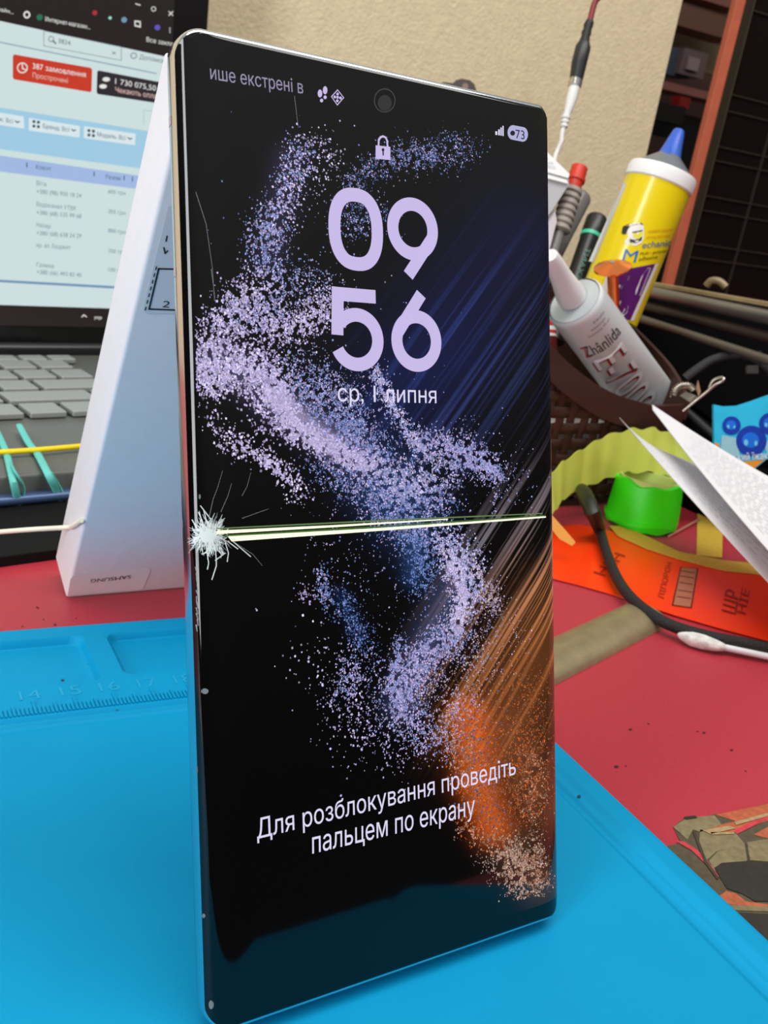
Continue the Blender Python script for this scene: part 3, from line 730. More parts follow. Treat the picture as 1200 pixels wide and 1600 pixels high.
scr('dark_button', (44, 40, 46), [[(154, 110), (290, 136), (290, 168), (153, 147), (151, 144), (152, 112)]], .04, dsp)
scr('blue_band', (158, 202, 226), [[(-30, 163), (0, 168), (290, 214), (290, 273), (0, 233), (-30, 229)]], .04, dsp)
scr('filter_button', (214, 230, 234), [[(-30, 171), (37, 182), (38, 201), (-30, 191)], [(45, 184), (125, 197), (124, 215), (45, 204)], [(131, 197), (212, 209), (211, 227), (131, 216)]], .05, dsp)
scr('table_header', (160, 184, 226), [[(-30, 239), (0, 243), (290, 285), (290, 305), (0, 268), (-30, 264)]], .04, dsp)
scr('page_footer_rule', (116, 150, 184), [[(-30, 436), (0, 437), (285, 453), (285, 457), (0, 441), (-30, 440)]], .04, dsp)
scr('side_box_outline', (170, 190, 196), [[(224, 171), (260, 177), (260, 178), (224, 172)], [(224, 171), (225, 171), (225, 195), (224, 195)]], .04, dsp)
def ltx(name, items, col, eps=.06):
    q = G()
    m_ = mat('lit_' + name, (8, 8, 8), .3, emit=col)
    for (s, p0, p1, hh) in items:
        q = G(); text_px(q, s, SP, p0, p1, (p0[0], p0[1] - hh), eps, .012)
        lap.part(name, q, m_, parent=dsp, recalc=False)
ltx('white_writing', [('387 замовлення', (51, 107), (134, 121), 8.5), ('1 730 075,50 грн', (180, 131), (266, 146), 8.5), ('Интернет-магазин...', (71, 33), (141, 46), 7), ('лайн...', (-4, 17), (21, 22), 6), ('Все закладки', (229, 65), (285, 75), 7), ('укр', (147, 498), (159, 499), 5)], (232, 232, 230))
ltx('pale_writing', [('Прострочені', (51, 121), (106, 130), 7.5), ('Чекають оплати', (180, 144), (254, 156), 8)], (226, 190, 180))
ltx('grey_writing', [('3824', (91, 67), (110, 71), 7), ('Допомога', (218, 92), (262, 100), 7), ('ж: Всі', (-2, 189), (20, 193), 6.5), ('Бренд: Всі', (67, 200), (108, 206), 6.5), ('Модель: Всі', (152, 213), (196, 219), 6.5),
 ('Клієнт', (56, 264), (80, 267), 6.5), ('Разом', (165, 279), (188, 282), 6.5), ('×', (175, 86), (181, 87), 7)], (74, 84, 96))
ltx('table_writing', [('Віта', (57, 289), (72, 291), 6.5), ('+380 (98) 930 18 24', (57, 302), (127, 309), 6.5), ('Водоканал УТВК', (57, 322), (119, 329), 6.5), ('+380 (68) 535 99 68', (57, 335), (127, 341), 6.5),
 ('Назар', (57, 354), (79, 357), 6.5), ('+380 (68) 638 24 29', (57, 367), (127, 372), 6.5), ('кр. вл. Бюджет', (57, 386), (110, 390), 6.5), ('Галина', (57, 417), (84, 419), 6.5), ('+380 (66) 493 82 40', (57, 428), (127, 433), 6.5),
 ('605 грн', (169, 302), (196, 305), 6), ('205 грн', (169, 333), (196, 336), 6), ('800 грн', (169, 363), (196, 366), 6), ('700 грн', (169, 395), (196, 397), 6), ('100 грн', (169, 424), (196, 426), 6)], (104, 128, 146))
q = G(); SPp = SP
disc_px(q, SP, (35, 106), 8.5, 8.5, .06, 24, hole=.78); line_px(q, SP, [(35, 100), (35, 107), (40, 109)], .06, .06)
for (x, y) in ((161, 135), (166, 124)): disc_px(q, SP, (x, y), 6, 3.6, .06, 14)
disc_px(q, SP, (42, 23), 5.5, 6, .06, 16, hole=.55); line_px(q, SP, [(211, 33), (219, 34), (219, 42), (211, 40), (211, 33)], .07, .06)
disc_px(q, SP, (240, 14), 4, 4, .06, 14, hole=.7); line_px(q, SP, [(264, 18), (270, 24)], .05, .06); line_px(q, SP, [(270, 18), (264, 24)], .05, .06); line_px(q, SP, [(212, 6), (219, 8)], .05, .06)
line_px(q, SP, [(128, 495), (131, 492), (135, 495)], .06, .06)
for k in range(3): disc_px(q, SP, (265.5, 44 + k * 3.2), 1, 1, .06, 6)
lap.part('white_icons', q, mat('lit_white_icons', (8, 8, 8), .3, emit=(225, 225, 222)), parent=dsp, recalc=False)
q = G(); disc_px(q, SP, (80, 61), 4.5, 4.5, .06, 16, hole=.75); line_px(q, SP, [(83, 64), (87, 68)], .07, .06)
disc_px(q, SP, (209, 87), 5, 5, .06, 18, hole=.75)
for (x, y) in ((53, 190), (60, 191), (53, 197), (60, 198), (139, 204), (146, 205), (139, 211), (146, 212)): disc_px(q, SP, (x, y), 2.6, 2.6, .06, 8)
for (x, y) in ((27, 190), (115, 203), (203, 216)): line_px(q, SP, [(x - 3, y - 1), (x, y + 1.5), (x + 3, y)], .06, .06)
for (x, y) in ((42, 258), (147, 272), (194, 278), (207, 280)): line_px(q, SP, [(x, y - 3), (x, y + 3)], .06, .06)
lap.part('dark_icons', q, mat('lit_dark_icons', (8, 8, 8), .3, emit=(70, 84, 92)), parent=dsp, recalc=False)
for nm, x, y, r, c_ in (('green_icon', 62, 27, 5, (40, 110, 84)), ('red_icon', 148, 20, 4, (170, 50, 50)), ('shield_icon', 194, 31, 4.5, (110, 150, 170)), ('violet_icon', 246, 43, 4.5, (96, 84, 180)), ('teal_icon', 172, 28, 2.6, (150, 220, 200))):
    q = G(); disc_px(q, SP, (x, y), r, r, .06, 16); lap.part(nm, q, mat('lit_' + nm, (8, 8, 8), .3, emit=c_), parent=dsp, recalc=False)

# rubber bands on the laptop
m_teal = mat('teal_rubber', (98, 196, 186), .5)
def lz(x, y, z=1.12): return onz(x, y, z)
fr1 = lambda x, y: onp(x, y, lp(0, 23.62, 0), -LV)
grp = 'teal rubber bands hooked over the laptop front'
solo('rubber_band', G().tube([lz(-22, 640, 1.42), lz(-2, 680, 1.2), lz(10, 708, 1.14), fr1(19, 745), fr1(29, 786), fr1(33, 787), fr1(36, 782)], [.12, .14, .14, .13, .15, .12, .10], 8, flat=.5, smooth=5)
     .tube([fr1(36, 783), fr1(37, 760), fr1(24, 738), lz(16, 722, 1.12)], .10, 8, flat=.5, smooth=5), m_teal, 'teal rubber band over the laptop front edge, the left one', 'rubber band', grp, smooth=True)
solo('rubber_band', G().tube([lz(30, 664, 1.42), lz(45, 692, 1.2), lz(58, 708, 1.16), fr1(74, 738), fr1(90, 770), fr1(96, 785), fr1(105, 783)], [.13, .15, .16, .15, .15, .14, .08], 8, flat=.5, smooth=5)
     .tube([fr1(105, 783), fr1(95, 763), fr1(80, 738)], .09, 8, flat=.5, smooth=5), m_teal, 'teal rubber band over the laptop front edge, the one nearer the white box', 'rubber band', grp, smooth=True)
solo('elastic_strap', G().tube([lz(-40, 709, 1.25), lz(60, 703, 1.28), lz(150, 695, 1.25)], .11, 10, smooth=4), mat('yellow_rubber', (246, 214, 10), .45), 'yellow elastic band stretched across the laptop palm rest', 'rubber band', smooth=True)
A_ = onp(107, 824, BL0, (1, 0, 0)) + V3((-.07, 0, 0)); B_ = onp(131, 813, BL0, (1, 0, 0)) + V3((-.07, 0, 0))
solo('white_string', G().tube([at(-60, 836, 32), at(40, 828, 30.5), A_, (A_ + B_) / 2 + V3((-.01, 0, -.06)), B_], .075, 10, smooth=5), mat('cream_cord', (244, 238, 214), .6), 'thin white string crossing in front of laptop to the white box', 'string', smooth=True)

# ---------------------------------------------------------------- metal bar, film, tape, roll, cable, swab
m_bar = mat('tarnished_brass_bar', (176, 160, 124), .34, metal=.55, noise=.12, nscale=200)
a0, a1 = onz(700, 1098, ZD), onz(1010, 950, ZD)
def halfround(A, B, r, h, ext=0):
    d = unit(B - A); s_ = np.cross(d, ZZ); A = A - d * ext; vs = []; n = 12
    for P in (A, B):
        for k in range(n + 1):
            a = math.pi * k / n; vs.append(P + s_ * r * math.cos(a) + ZZ * (h * math.sin(a) + .0))
    m_ = n + 1; return G().add(vs, [(k, k + 1, m_ + k + 1, m_ + k) for k in range(n)] + [(n, 0, m_, m_ + n), tuple(range(m_ - 1, -1, -1)), tuple(range(m_, 2 * m_))])
solo('metal_bar', halfround(onz(760, 1085, ZD + .01), onz(1010, 963, ZD + .01), .92, .45), m_bar, 'dull brass coloured half-round bar on the red desk right of phone', 'bar', smooth=True)
m_film = mat('orange_film', (255, 62, 8), .35, alpha=.94, spec=.5)
film = Thing('orange_film', 'translucent orange plastic film strip with small print on the red desk', 'film', onz(1020, 900, ZD))
top = [(800, 838), (857, 824), (905, 820), (953, 830), (1010, 848), (1060, 868), (1130, 884), (1200, 893), (1290, 905)]
bot = [(800, 884), (857, 903), (905, 915), (962, 931), (1010, 948), (1057, 963), (1130, 984), (1200, 1002), (1290, 1028)]
def filmF(a, b):
    k = a * 8; i = min(int(k), 7); t = k - i
    x = (1 - t) * (top[i][0] * (1 - b) + bot[i][0] * b) + t * (top[i + 1][0] * (1 - b) + bot[i + 1][0] * b)
    y = (1 - t) * (top[i][1] * (1 - b) + bot[i][1] * b) + t * (top[i + 1][1] * (1 - b) + bot[i + 1][1] * b)
    return onz(x, y, ZD + .06)
film.part('film_sheet', G().grid(filmF, 24, 6, .03), m_film, smooth=True)
FPn = ((0, 0, ZD + .11), (0, 0, 1))
q = G(); poly_px(q, FPn, [(1064, 886), (1090, 888), (1080, 949), (1051, 945)], .01); film.part('printed_panel', q, mat('grey_print', (176, 110, 84), .5), recalc=False)
q = G(); line_px(q, FPn, [(1064, 886), (1090, 888), (1080, 949), (1051, 945), (1064, 886)], .06, .015)
for (x0, y0, x1, y1) in ((1066, 892, 1084, 895), (1065, 900, 1083, 903), (1063, 910, 1081, 913), (1061, 922, 1080, 925), (1059, 932, 1078, 935)): line_px(q, FPn, [(x0, y0), (x1, y1)], .10, .016)
film.part('panel_ruling', q, mat('dark_red_print', (110, 30, 12), .5), recalc=False)
q = G(); text_px(q, 'ЛІПОРОН', FPn, (1037, 936), (1050, 880), (1028, 935), .015, .0); text_px(q, 'ШР', FPn, (1150, 960), (1156, 925), (1128, 958), .015, .01); text_px(q, 'НІЕ', FPn, (1165, 960), (1172, 922), (1152, 958), .015, .01)
text_px(q, 'НІН', FPn, (945, 900), (978, 868), (937, 886), .015, 0)
film.part('printed_writing', q, mat('maroon_print', (150, 28, 8), .5), recalc=False)
m_yt = mat('yellow_masking_tape', (206, 170, 60), .6, noise=.12, nscale=500)
q = G(); q.prism([onz(x, y, ZD + .12) for x, y in ((952, 822), (975, 822), (1010, 838), (1060, 862), (1130, 876), (1220, 884), (1220, 902), (1130, 892), (1060, 874), (1010, 858), (965, 838))], (0, 0, .02))
solo('masking_tape', q, m_yt, 'yellowish tape strip with black marks along the orange film edge', 'tape', 'pieces of yellow tape on the orange film')
q = G(); q.prism([onz(x, y, ZD + .03) for x, y in ((1090, 792), (1130, 800), (1128, 872), (1088, 868))], (0, 0, .03))
solo('masking_tape', q, m_yt, 'short upright yellowish tape piece on red desk behind the tape strip', 'tape', 'pieces of yellow tape on the orange film')
q = G(); q.tube([onz(1045, 838, ZD + .1), onz(1092, 812, ZD + .1)], .06, 8); solo('toothpick', q, mat('pale_stick', (200, 130, 120), .6), 'thin pale stick on red desk right of the green roll', 'stick')
# neon green tape roll
c0 = onz(1000, 819, ZD + .02); c1 = c0 + V3((.1, .2, 2.9))
roll = Thing('tape_roll', 'neon green tape roll standing on the red desk in front of the basket', 'tape roll', c0)
g = G(); A, B = c0, c1; ax = unit(B - A); u_, w_ = frame(ax); vs = []; n = 56
for i, (d, r) in enumerate(((0, 1.66), (.35, 1.72), (1.0, 1.68), (1.7, 1.62), (2.15, 1.58), (2.2, 1.44))):
    for k in range(n):
        t = 2 * math.pi * k / n; j = (.05 * math.sin(3 * t + 1) + .035 * math.sin(7 * t)) * (1.6 if i in (0, 4, 5) else .5)
        vs.append(A + ax * (d + (j * 1.2 if i in (0, 4, 5) else 0)) + (u_ * math.cos(t) + w_ * math.sin(t)) * (r + j * .4))
g.add(vs, [(i * n + k, i * n + (k + 1) % n, (i + 1) * n + (k + 1) % n, (i + 1) * n + k) for i in range(5) for k in range(n)] + [tuple(range(n - 1, -1, -1))])
m_neon = mat('neon_green_tape', (56, 232, 16), .45, emit=(30, 200, 0), es=.08)
roll.part('tape_wrap', g, m_neon, smooth=True)
g = G(); g.lathe(A + ax * .3, B, [(0, 1.40), (1.7, 1.40), (2.02, 1.42), (2.02, 1.30), (.2, 1.27)], 40, False, True)
roll.part('cardboard_core', g, mat('pale_core', (206, 222, 128), .6), smooth=True, label='pale yellow green inner core')
g = G(); g.grid(lambda a, b: A + ax * (.25 + .09 * math.sin(9 * a) + .18 * b) + (u_ * math.cos(3.4 + 3.0 * a) + w_ * math.sin(3.4 + 3.0 * a)) * 1.80, 30, 1, .03)
roll.part('loose_tape_end', g, m_neon, smooth=True)
# wavy yellow green ribbon
tp = [(846, 775, 42.5), (858, 742, 43.5), (880, 720, 44.5), (912, 700, 46), (945, 681, 47), (985, 670, 48), (1022, 669, 48.6), (1052, 680, 48.8), (1085, 706, 48.5)]
bt = [(850, 815, 42.5), (866, 798, 43.5), (878, 780, 44.5), (905, 765, 46), (940, 750, 47), (980, 738, 48), (1020, 738, 48.6), (1055, 750, 48.8), (1085, 770, 48.5)]
def rib(a, b):
    k = a * 8; i = min(int(k), 7); t = k - i; t_ = t * t * (3 - 2 * t) * .3 + t * .7
    P = at(*tp[i]) * (1 - t_) + at(*tp[i + 1]) * t_; Q = at(*bt[i]) * (1 - t_) + at(*bt[i + 1]) * t_
    P = P + ZZ * .07 * math.sin(a * 62); Q = Q + ZZ * .07 * math.sin(a * 62 + 1)
    return P * (1 - b) + Q * b
m_rib = mat('yellow_green_silicone', (206, 218, 92), .5, alpha=.93, bump=.2, bscale=200)
wr = Thing('wavy_ribbon', 'translucent yellow-green wavy plastic strip curving between phone and papers', 'strip', onz(900, 800, ZD))
wr.part('ribbon_band', G().grid(rib, 110, 5, .08), m_rib, smooth=True)
q = G(); q.prism([at(850, 800, 41), at(862, 806, 41), at(880, 826, 41.0), at(899, 848, 41.0), at(894, 853, 41.0), at(874, 842, 41), at(858, 822, 41)], (0, .05, .05)); wr.part('ribbon_tail', q, mat('amber_tail', (224, 160, 70), .5))
# braided cable with plug
cb = Thing('braided_cable', 'black braided cable curving over the orange film with a moulded plug end', 'cable', onz(960, 900, ZD))
pts = [onz(x, y, .0) for x, y in ((936, 822), (946, 858), (959, 893), (978, 925), (1008, 953), (1046, 976), (1100, 993), (1155, 1004), (1215, 1016), (1290, 1034))]
m_cab = mat('black_braid', (26, 26, 28), .55, bump=.8, bscale=1500)
cb.part('braid', G().tube(pts, .215, 16, smooth=8), m_cab, smooth=True)
P0_ = onz(936, 822, .0); cb.part('plug', G().tube([at(909, 764, 45.5), at(914, 774, 44.6), at(926, 800, 43.2), onz(937, 828, .0)], [.26, .36, .34, .27], 16, smooth=4), mat('olive_black_plug', (34, 38, 26), .45), smooth=True)
# cotton swab
sw = Thing('cotton_swab', 'used cotton swab with dirty tip on red desk below the cable', 'swab', onz(1110, 1010, ZD))
sp_ = [onz(x, y, -.15) for x, y in ((1060, 990), (1066, 993), (1080, 998), (1098, 1003), (1116, 1008), (1132, 1012))]
sw.part('cotton_tip', G().tube(sp_, [.06, .16, .26, .27, .22, .13], 14, smooth=4), mat('cotton', (226, 224, 220), .9, noise=.35, nscale=260, bump=.7, bscale=500), smooth=True)
sw.part('stick', G().tube([onz(1125, 1010, -.18), onz(1215, 1029, -.22), onz(1280, 1042, -.25)], .12, 12), mat('white_stick', (238, 238, 240), .5), smooth=True)

# ---------------------------------------------------------------- papers
m_pap = mat('white_paper', (226, 226, 230), .8)
m_ink = mat('faint_print', (178, 178, 186), .8)
def sheet(name, label, P00, P10, P01, P11, bow, lines, curl):
    th = Thing(name, label, 'paper', onz(1180, 900, ZD), 'folded printed papers at the right edge')
    def F(a, b):
        P = (at(*P00) * (1 - a) + at(*P10) * a) * (1 - b) + (at(*P01) * (1 - a) + at(*P11) * a) * b
        return P + ZZ * (bow * math.sin(math.pi * a) + curl * (1 - a) ** 3) 
    th.part('sheet', G().grid(F, 30, 10, .03), m_pap, smooth=True)
    q = G()
    for r_ in range(lines):
        b = .12 + .8 * r_ / lines; a = .22 + random.uniform(0, .1)
        while a < .97:
            da = random.uniform(.015, .05); db = .007
            nn = unit(np.cross(F(a + .01, b) - F(a, b), F(a, b + .01) - F(a, b))); nn = nn if nn @ (CAM - F(a, b)) > 0 else -nn
            q.add([F(a, b) + nn * .05, F(a + da, b) + nn * .05, F(a + da, b + db) + nn * .05, F(a, b + db) + nn * .05], [(0, 1, 2, 3)]); a += da + random.uniform(.006, .02)
    th.part('printed_lines', q, m_ink, recalc=False, kind='stuff')
    return th
sheet('paper_sheet', 'lower printed white paper sheet, its edge nearest the orange film', (968, 652, 45.5), (1290, 1004, 34), (1000, 690, 46.5), (1300, 800, 42), -.1, 13, .0)
sheet('paper_sheet', 'upper white paper sheet whose tip touches the basket corner', (1020, 640, 46.3), (1290, 960, 32.5), (1019, 632, 46.6), (1290, 792, 40.5), -.15, 16, .0)

# ---------------------------------------------------------------- brown basket
m_bas = mat('brown_plastic', (66, 42, 34), .38)
bk = Thing('storage_basket', 'dark brown woven plastic basket holding tubes, behind the phone', 'basket', (26, 29, ZD))
def cr_(pts, x):
    xs_ = [p[0] for p in pts]; return float(np.interp(x, xs_, [p[1] for p in pts]))
RF = [(20, 9.2), (21, 9.0), (23.8, 7.7), (25.2, 6.8), (27.3, 5.8), (29, 5.25), (31.7, 4.75), (34.1, 4.85)]
RS = [(21.6, 4.9), (23, 6.25), (25.1, 7.15), (27, 7.9), (31, 9), (38, 9.2)]
def smoothrow(pts, a, b, n): return [(a + (b - a) * k / n, cr_(pts, a + (b - a) * k / n)) for k in range(n + 1)]
def rimstrip(path, w_, th):                   # path of 3-D top points, band hangs w_ cm
    P = [V3(p) for p in path]; n = len(P); vs = []
    for i, p in enumerate(P):
        d = unit(P[min(i + 1, n - 1)] - P[max(i - 1, 0)]); s_ = unit(np.cross(d, ZZ)) * th / 2
        vs += [p + s_, p - s_, p - s_ - ZZ * w_, p + s_ - ZZ * w_]
    fs = [(i * 4 + k, i * 4 + (k + 1) % 4, i * 4 + 4 + (k + 1) % 4, i * 4 + 4 + k) for i in range(n - 1) for k in range(4)] + [(3, 2, 1, 0), tuple((n - 1) * 4 + k for k in range(4))]
    return G().add(vs, fs)
def sm3(f, n=3):
    z = np.array(f, float)
    for _ in range(n): z[1:-1] = (z[:-2] + 2 * z[1:-1] + z[2:]) / 4
    return z
ft = sm3(smoothrow(RF, 20, 34.0, 40)); sd = sm3(smoothrow(RS, 21.8, 38, 30))
bk.part('rim', rimstrip([(x, 22 - .1 * math.sin((x - 20) / 14 * 3.14), z) for x, z in ft], 1.35, .3), m_bas, smooth=True)
bk.part('rim', rimstrip([(34.0, y, z) for y, z in sd], 1.2, .25), m_bas, smooth=True)
bk.part('rim', rimstrip([(x, 38, 9.2) for x in np.linspace(20, 34, 10)], 1.2, .25), m_bas, smooth=True)
bk.part('rim', rimstrip([(20, y, 9.2) for y in np.linspace(22, 38, 10)], 1.2, .25), m_bas, smooth=True)
q = G(); P_ = .78; k = 0
for x in np.arange(20.3, 34.2, P_):
    top_ = cr_(RF, x) - 1.2; q.tube([(x, 22 + (.07 if (j + k) % 2 else -.07), z) for j, z in enumerate(np.arange(ZD + .5, top_ + .6, P_))] if top_ - ZD > 1.8 else [(x, 22, ZD + .3), (x, 22, top_)], .27, 8, flat=.28, ref=(0, 1, 0)); k += 1
j = 0
for z in np.arange(ZD + .9, 8.5, P_):
    xs_ = [x for x in np.arange(20.3, 34.2, P_ / 2) if cr_(RF, x) - 1.0 > z]
    if len(xs_) > 2: q.tube([(x, 22 - (.09 * math.cos((i / 2 + j) * math.pi)), z) for i, x in enumerate(xs_)], .28, 8, flat=.28, ref=(0, 1, 0))
    j += 1
bk.part('woven_wall', q, m_bas, smooth=True, label='woven front wall with small square gaps')
q = G(); sdl = [tuple(p) for p in sd]
vs = []; 
for y, z in sdl: vs += [(34.1, y, z - 1.0), (33.9, y, z - 1.0), (33.7, y, ZD + .1), (33.9, y, ZD + .1)]
n = len(sdl); q.add(vs, [(i * 4 + k, i * 4 + (k + 1) % 4, i * 4 + 4 + (k + 1) % 4, i * 4 + 4 + k) for i in range(n - 1) for k in range(4)] + [(3, 2, 1, 0), tuple((n - 1) * 4 + k for k in range(4))])
bk.part('side_wall', q, m_bas); 
bk.part('side_wall', G().box((27, 38, 4), (7, .12, 4.4)), m_bas); bk.part('side_wall', G().box((20, 30, 4), (.12, 8, 4.4)), m_bas)
bk.part('bottom', G().box((27, 30, ZD + .12), (6.6, 7.8, .1)), m_bas)
solo('white_carton', G().box((26.3, 23.8, ZD + 2.0), (4.8, 1.2, 1.7), bev=.1), mat('pale_carton', (226, 224, 220), .6), 'white carton inside the basket seen through the weave gaps', 'box')

# things in the basket -------------------------------------------------
# white glue tube
TA, TB = at(897, 470, 45.5), at(1030, 650, 52.0)
tx = unit(TB - TA); 
fl = at(1062, 612, 52.5) - at(985, 668, 52.5); fu = unit(fl - tx * (fl @ tx)); fv = np.cross(fu, tx)
if fv @ (CAM - TA) < 0: fv = -fv
LT = np.linalg.norm(TB - TA)
def tub(s_, th, e=0):
    k = sst(0, 1, s_); a = 1.38 + .12 * k; b = 1.38 * (1 - k) + .12 * k
    if s_ < 0: a = b = 1.38
    return TA + tx * s_ * LT + fu * (a + e) * math.cos(th) + fv * (b + e) * math.sin(th)
m_tub = mat('white_tube_plastic', (216, 220, 222), .32, spec=.5)
wt = Thing('glue_tube', 'white squeezed glue tube with white nozzle, the nearest tube in the basket', 'tube', (27, 24, 0))
g = G(); n = 48; ss = [0, .01, .03] + list(np.linspace(.08, 1, 22)); vs = []
for i, s_ in enumerate(ss):
    for k in range(n):
        th = 2 * math.pi * k / n; dent = -.10 * math.exp(-((s_ - .52) / .14) ** 2 - ((th - 2.2) / .5) ** 2) * 2
        vs.append(tub(s_, th, (-.10 if i == 0 else -.02 if i == 1 else 0) + dent))
g.add(vs, [(i * n + k, i * n + (k + 1) % n, (i + 1) * n + (k + 1) % n, (i + 1) * n + k) for i in range(len(ss) - 1) for k in range(n)] + [tuple((len(ss) - 1) * n + k for k in range(n))])
body = wt.part('tube_body', g, m_tub, smooth=True)
g = G().lathe(TA + tx * .12, TA - tx, [(0, 1.28), (.12, 1.2), (.18, .6)], 40, True, True); wt.part('shoulder', g, mat('grey_shoulder', (186, 192, 194), .35), smooth=True)
NT = at(860, 400, 43.0); nd = TA - tx * .2
g = G().tube([nd, nd + (NT - nd) * .12, nd + (NT - nd) * .55, NT - (NT - nd) * .02, NT], [.66, .66, .47, .36, .27], 24, smooth=3); wt.part('nozzle_cap', g, mat('white_cap', (236, 236, 238), .35), smooth=True)
def ttext(s, s0, s1, th0, th1, e, bold, axis):   # 'round': baseline runs round the tube; 'long': along it
    q = G()
    if axis == 'round': return text_map(q, s, lambda a, b: tub(s0 + (s1 - s0) * b, th0 + (th1 - th0) * a, e), bold)
    return text_map(q, s, lambda a, b: tub(s0 + (s1 - s0) * a, th0 + (th1 - th0) * b, e), bold)
m_blk = mat('black_ink', (30, 28, 32), .45); m_red = mat('red_ink', (196, 40, 40), .45); m_wl = mat('white_letter', (240, 240, 242), .4)
# the side facing the camera
ths = max(np.linspace(0, 2 * math.pi, 90), key=lambda t: (tub(.3, t) - (TA + tx * .3 * LT)) @ unit(CAM - tub(.3, t)))
tr = lambda s_, d: tub(s_, ths + d)
def imx(P): q_ = R @ (P - CAM); return 600 + FPX * q_[0] / q_[2]
sg = 1 if imx(tr(.3, .5)) > imx(tr(.3, -.5)) else -1
wt.part('brand_lettering', ttext('Zhânlida', .255, .175, ths - .72 * sg, ths + .75 * sg, .02, .012, 'round'), m_blk, parent=body, recalc=False)
q = ttext('Z', .262, .178, ths - .78 * sg, ths - .56 * sg, .025, .03, 'round'); wt.part('brand_initial', q, m_red, parent=body, recalc=False, label='red letter at the start of the brand')
q = G()
for i, (s_, a, b) in enumerate(((.095, .25, .85), (.125, .05, .95), (.065, .45, .95))):
    text_map(q, ('Adhesive glue', 'Contents 15 ml', 'Multi')[i], lambda x, y, s_=s_, a=a, b=b: tub(s_ - .013 * y, ths + (a - .3 + (b - a) * x) * sg, .02), 0)
wt.part('small_print', q, mat('grey_ink', (110, 110, 116), .5), parent=body, recalc=False)
for e, m_, ds, dt, bo, nm in ((.02, m_red, .012, -.10, .05, 'letter_shadow'), (.03, m_blk, .006, -.05, .05, 'letter_outline'), (.045, m_wl, 0, 0, .03, 'model_lettering')):
    wt.part(nm, ttext('E-7000', .30 + ds, .86 + ds, ths + (-.62 + dt) * sg, ths + (.58 + dt) * sg, e, bo, 'long'), m_, parent=body, recalc=False)
# yellow adhesive cartridge
YA, YB = at(1029, 287, 48.2), at(944, 500, 49.3); ya = unit(YB - YA); LY = np.linalg.norm(YB - YA) - .2; RY = 1.62
yt = Thing('adhesive_cartridge', 'tall yellow adhesive cartridge with white collar and blue nozzle standing in the basket', 'tube', (30, 28, 0))
m_yel = mat('yellow_label', (240, 214, 10), .28, coat=.3)
yb = yt.part('cartridge_body', G().lathe(YA, YB, [(0, RY), (LY, RY * .99)], 56), m_yel, smooth=True)
yt.part('collar', G().lathe(YA - ya * .62, YB, [(0, RY - .12), (.03, RY + .02), (.15, RY + .07), (.68, RY + .07), (.74, RY)], 56), mat('white_collar', (240, 240, 240), .35), smooth=True)
yt.part('shoulder', G().lathe(YA - ya * .6, YA - ya * 3, [(0, 1.45), (.25, 1.2), (.8, .52)], 40), mat('smoky_shoulder', (120, 124, 128), .3, alpha=.85), smooth=True)
YT = at(1061, 205, 48.4); y0 = YA - ya * 1.05
yt.part('nozzle_cap', G().tube([y0, y0 + (YT - y0) * .05, y0 + (YT - y0) * .45, y0 + (YT - y0) * .93, YT], [.74, .64, .46, .30, .2], 20, smooth=3), mat('blue_nozzle', (42, 92, 196), .35), smooth=True)
def cyp(x, y, e=.012):                        # pixel to a point on the printed side of the cartridge
    d = unit(ray(x, y)); w0 = CAM - YA; dp = d - ya * (d @ ya); wp_ = w0 - ya * (w0 @ ya); rr = RY + e
    A, B, C_ = dp @ dp, 2 * dp @ wp_, wp_ @ wp_ - rr * rr; D_ = max(B * B - 4 * A * C_, 0)
    return CAM + d * ((-B - math.sqrt(D_)) / (2 * A))
def ypx(name, polys, m_, e=.012, lab=None):
    q = G()
    for P in polys:                           # split wide shapes into strips that follow the curve
        q.poly([cyp(x, y, e) for x, y in P])
    return yt.part(name, q, m_, parent=yb, recalc=False, label=lab)
def ygrid(name, a, b, c, d, m_, e, lab=None):  # corners a-b (top), d-c (bottom)
    q = G(); q.grid(lambda s_, t_: cyp(*((np.array(a) * (1 - s_) + np.array(b) * s_) * (1 - t_) + (np.array(d) * (1 - s_) + np.array(c) * s_) * t_), e), 26, 6)
    return yt.part(name, q, m_, parent=yb, recalc=False, label=lab)
def ytx(name, s_, p0, p1, pt, m_, bold=0, e=.016):
    q = G(); p0, p1, pt = map(np.array, (p0, p1, pt)); text_map(q, s_, lambda a, b: cyp(*(p0 + (p1 - p0) * a + (pt - p0) * b), e), bold)
    return yt.part(name, q, m_, parent=yb, recalc=False)
m_pur = mat('purple_print', (92, 24, 110), .35); m_wi = mat('white_ink', (236, 232, 232), .4)
ygrid('purple_panel', (962, 424), (1024, 412), (985, 500), (938, 496), m_pur, .010, 'purple lower panel')
ygrid('white_border', (1024, 413), (1029, 412), (990, 501), (985, 501), m_wi, .014)
ygrid('white_border', (951, 423), (962, 424), (938, 480), (928, 478), m_wi, .008)
ygrid('label_seam', (974, 285), (979, 287), (927, 410), (920, 408), mat('pale_seam', (214, 212, 206), .4), .008)
ypx('side_lettering', [[(983, 431), (1004, 430), (1013, 418), (1017, 419), (1000, 462), (993, 460), (970, 452), (973, 446), (994, 452), (1000, 438), (981, 438)],
                       [(966, 444), (970, 446), (968, 450), (964, 448)], [(964, 440), (967, 441), (966, 444), (963, 443)],
                       [(958, 474), (970, 470), (982, 478), (980, 488), (974, 494), (972, 490), (976, 482), (968, 476), (958, 480)]], m_wi)
ytx('logo_initial', 'M', (972, 407), (993, 410), (977, 389), mat('blue_ink', (0, 110, 190), .4), .1)
ytx('logo_lettering', 'echanic', (1003, 388), (1048, 384), (1005, 378), mat('blue_ink_2', (0, 96, 160), .4), .05)
m_bi = mat('brown_ink', (90, 60, 10), .5)
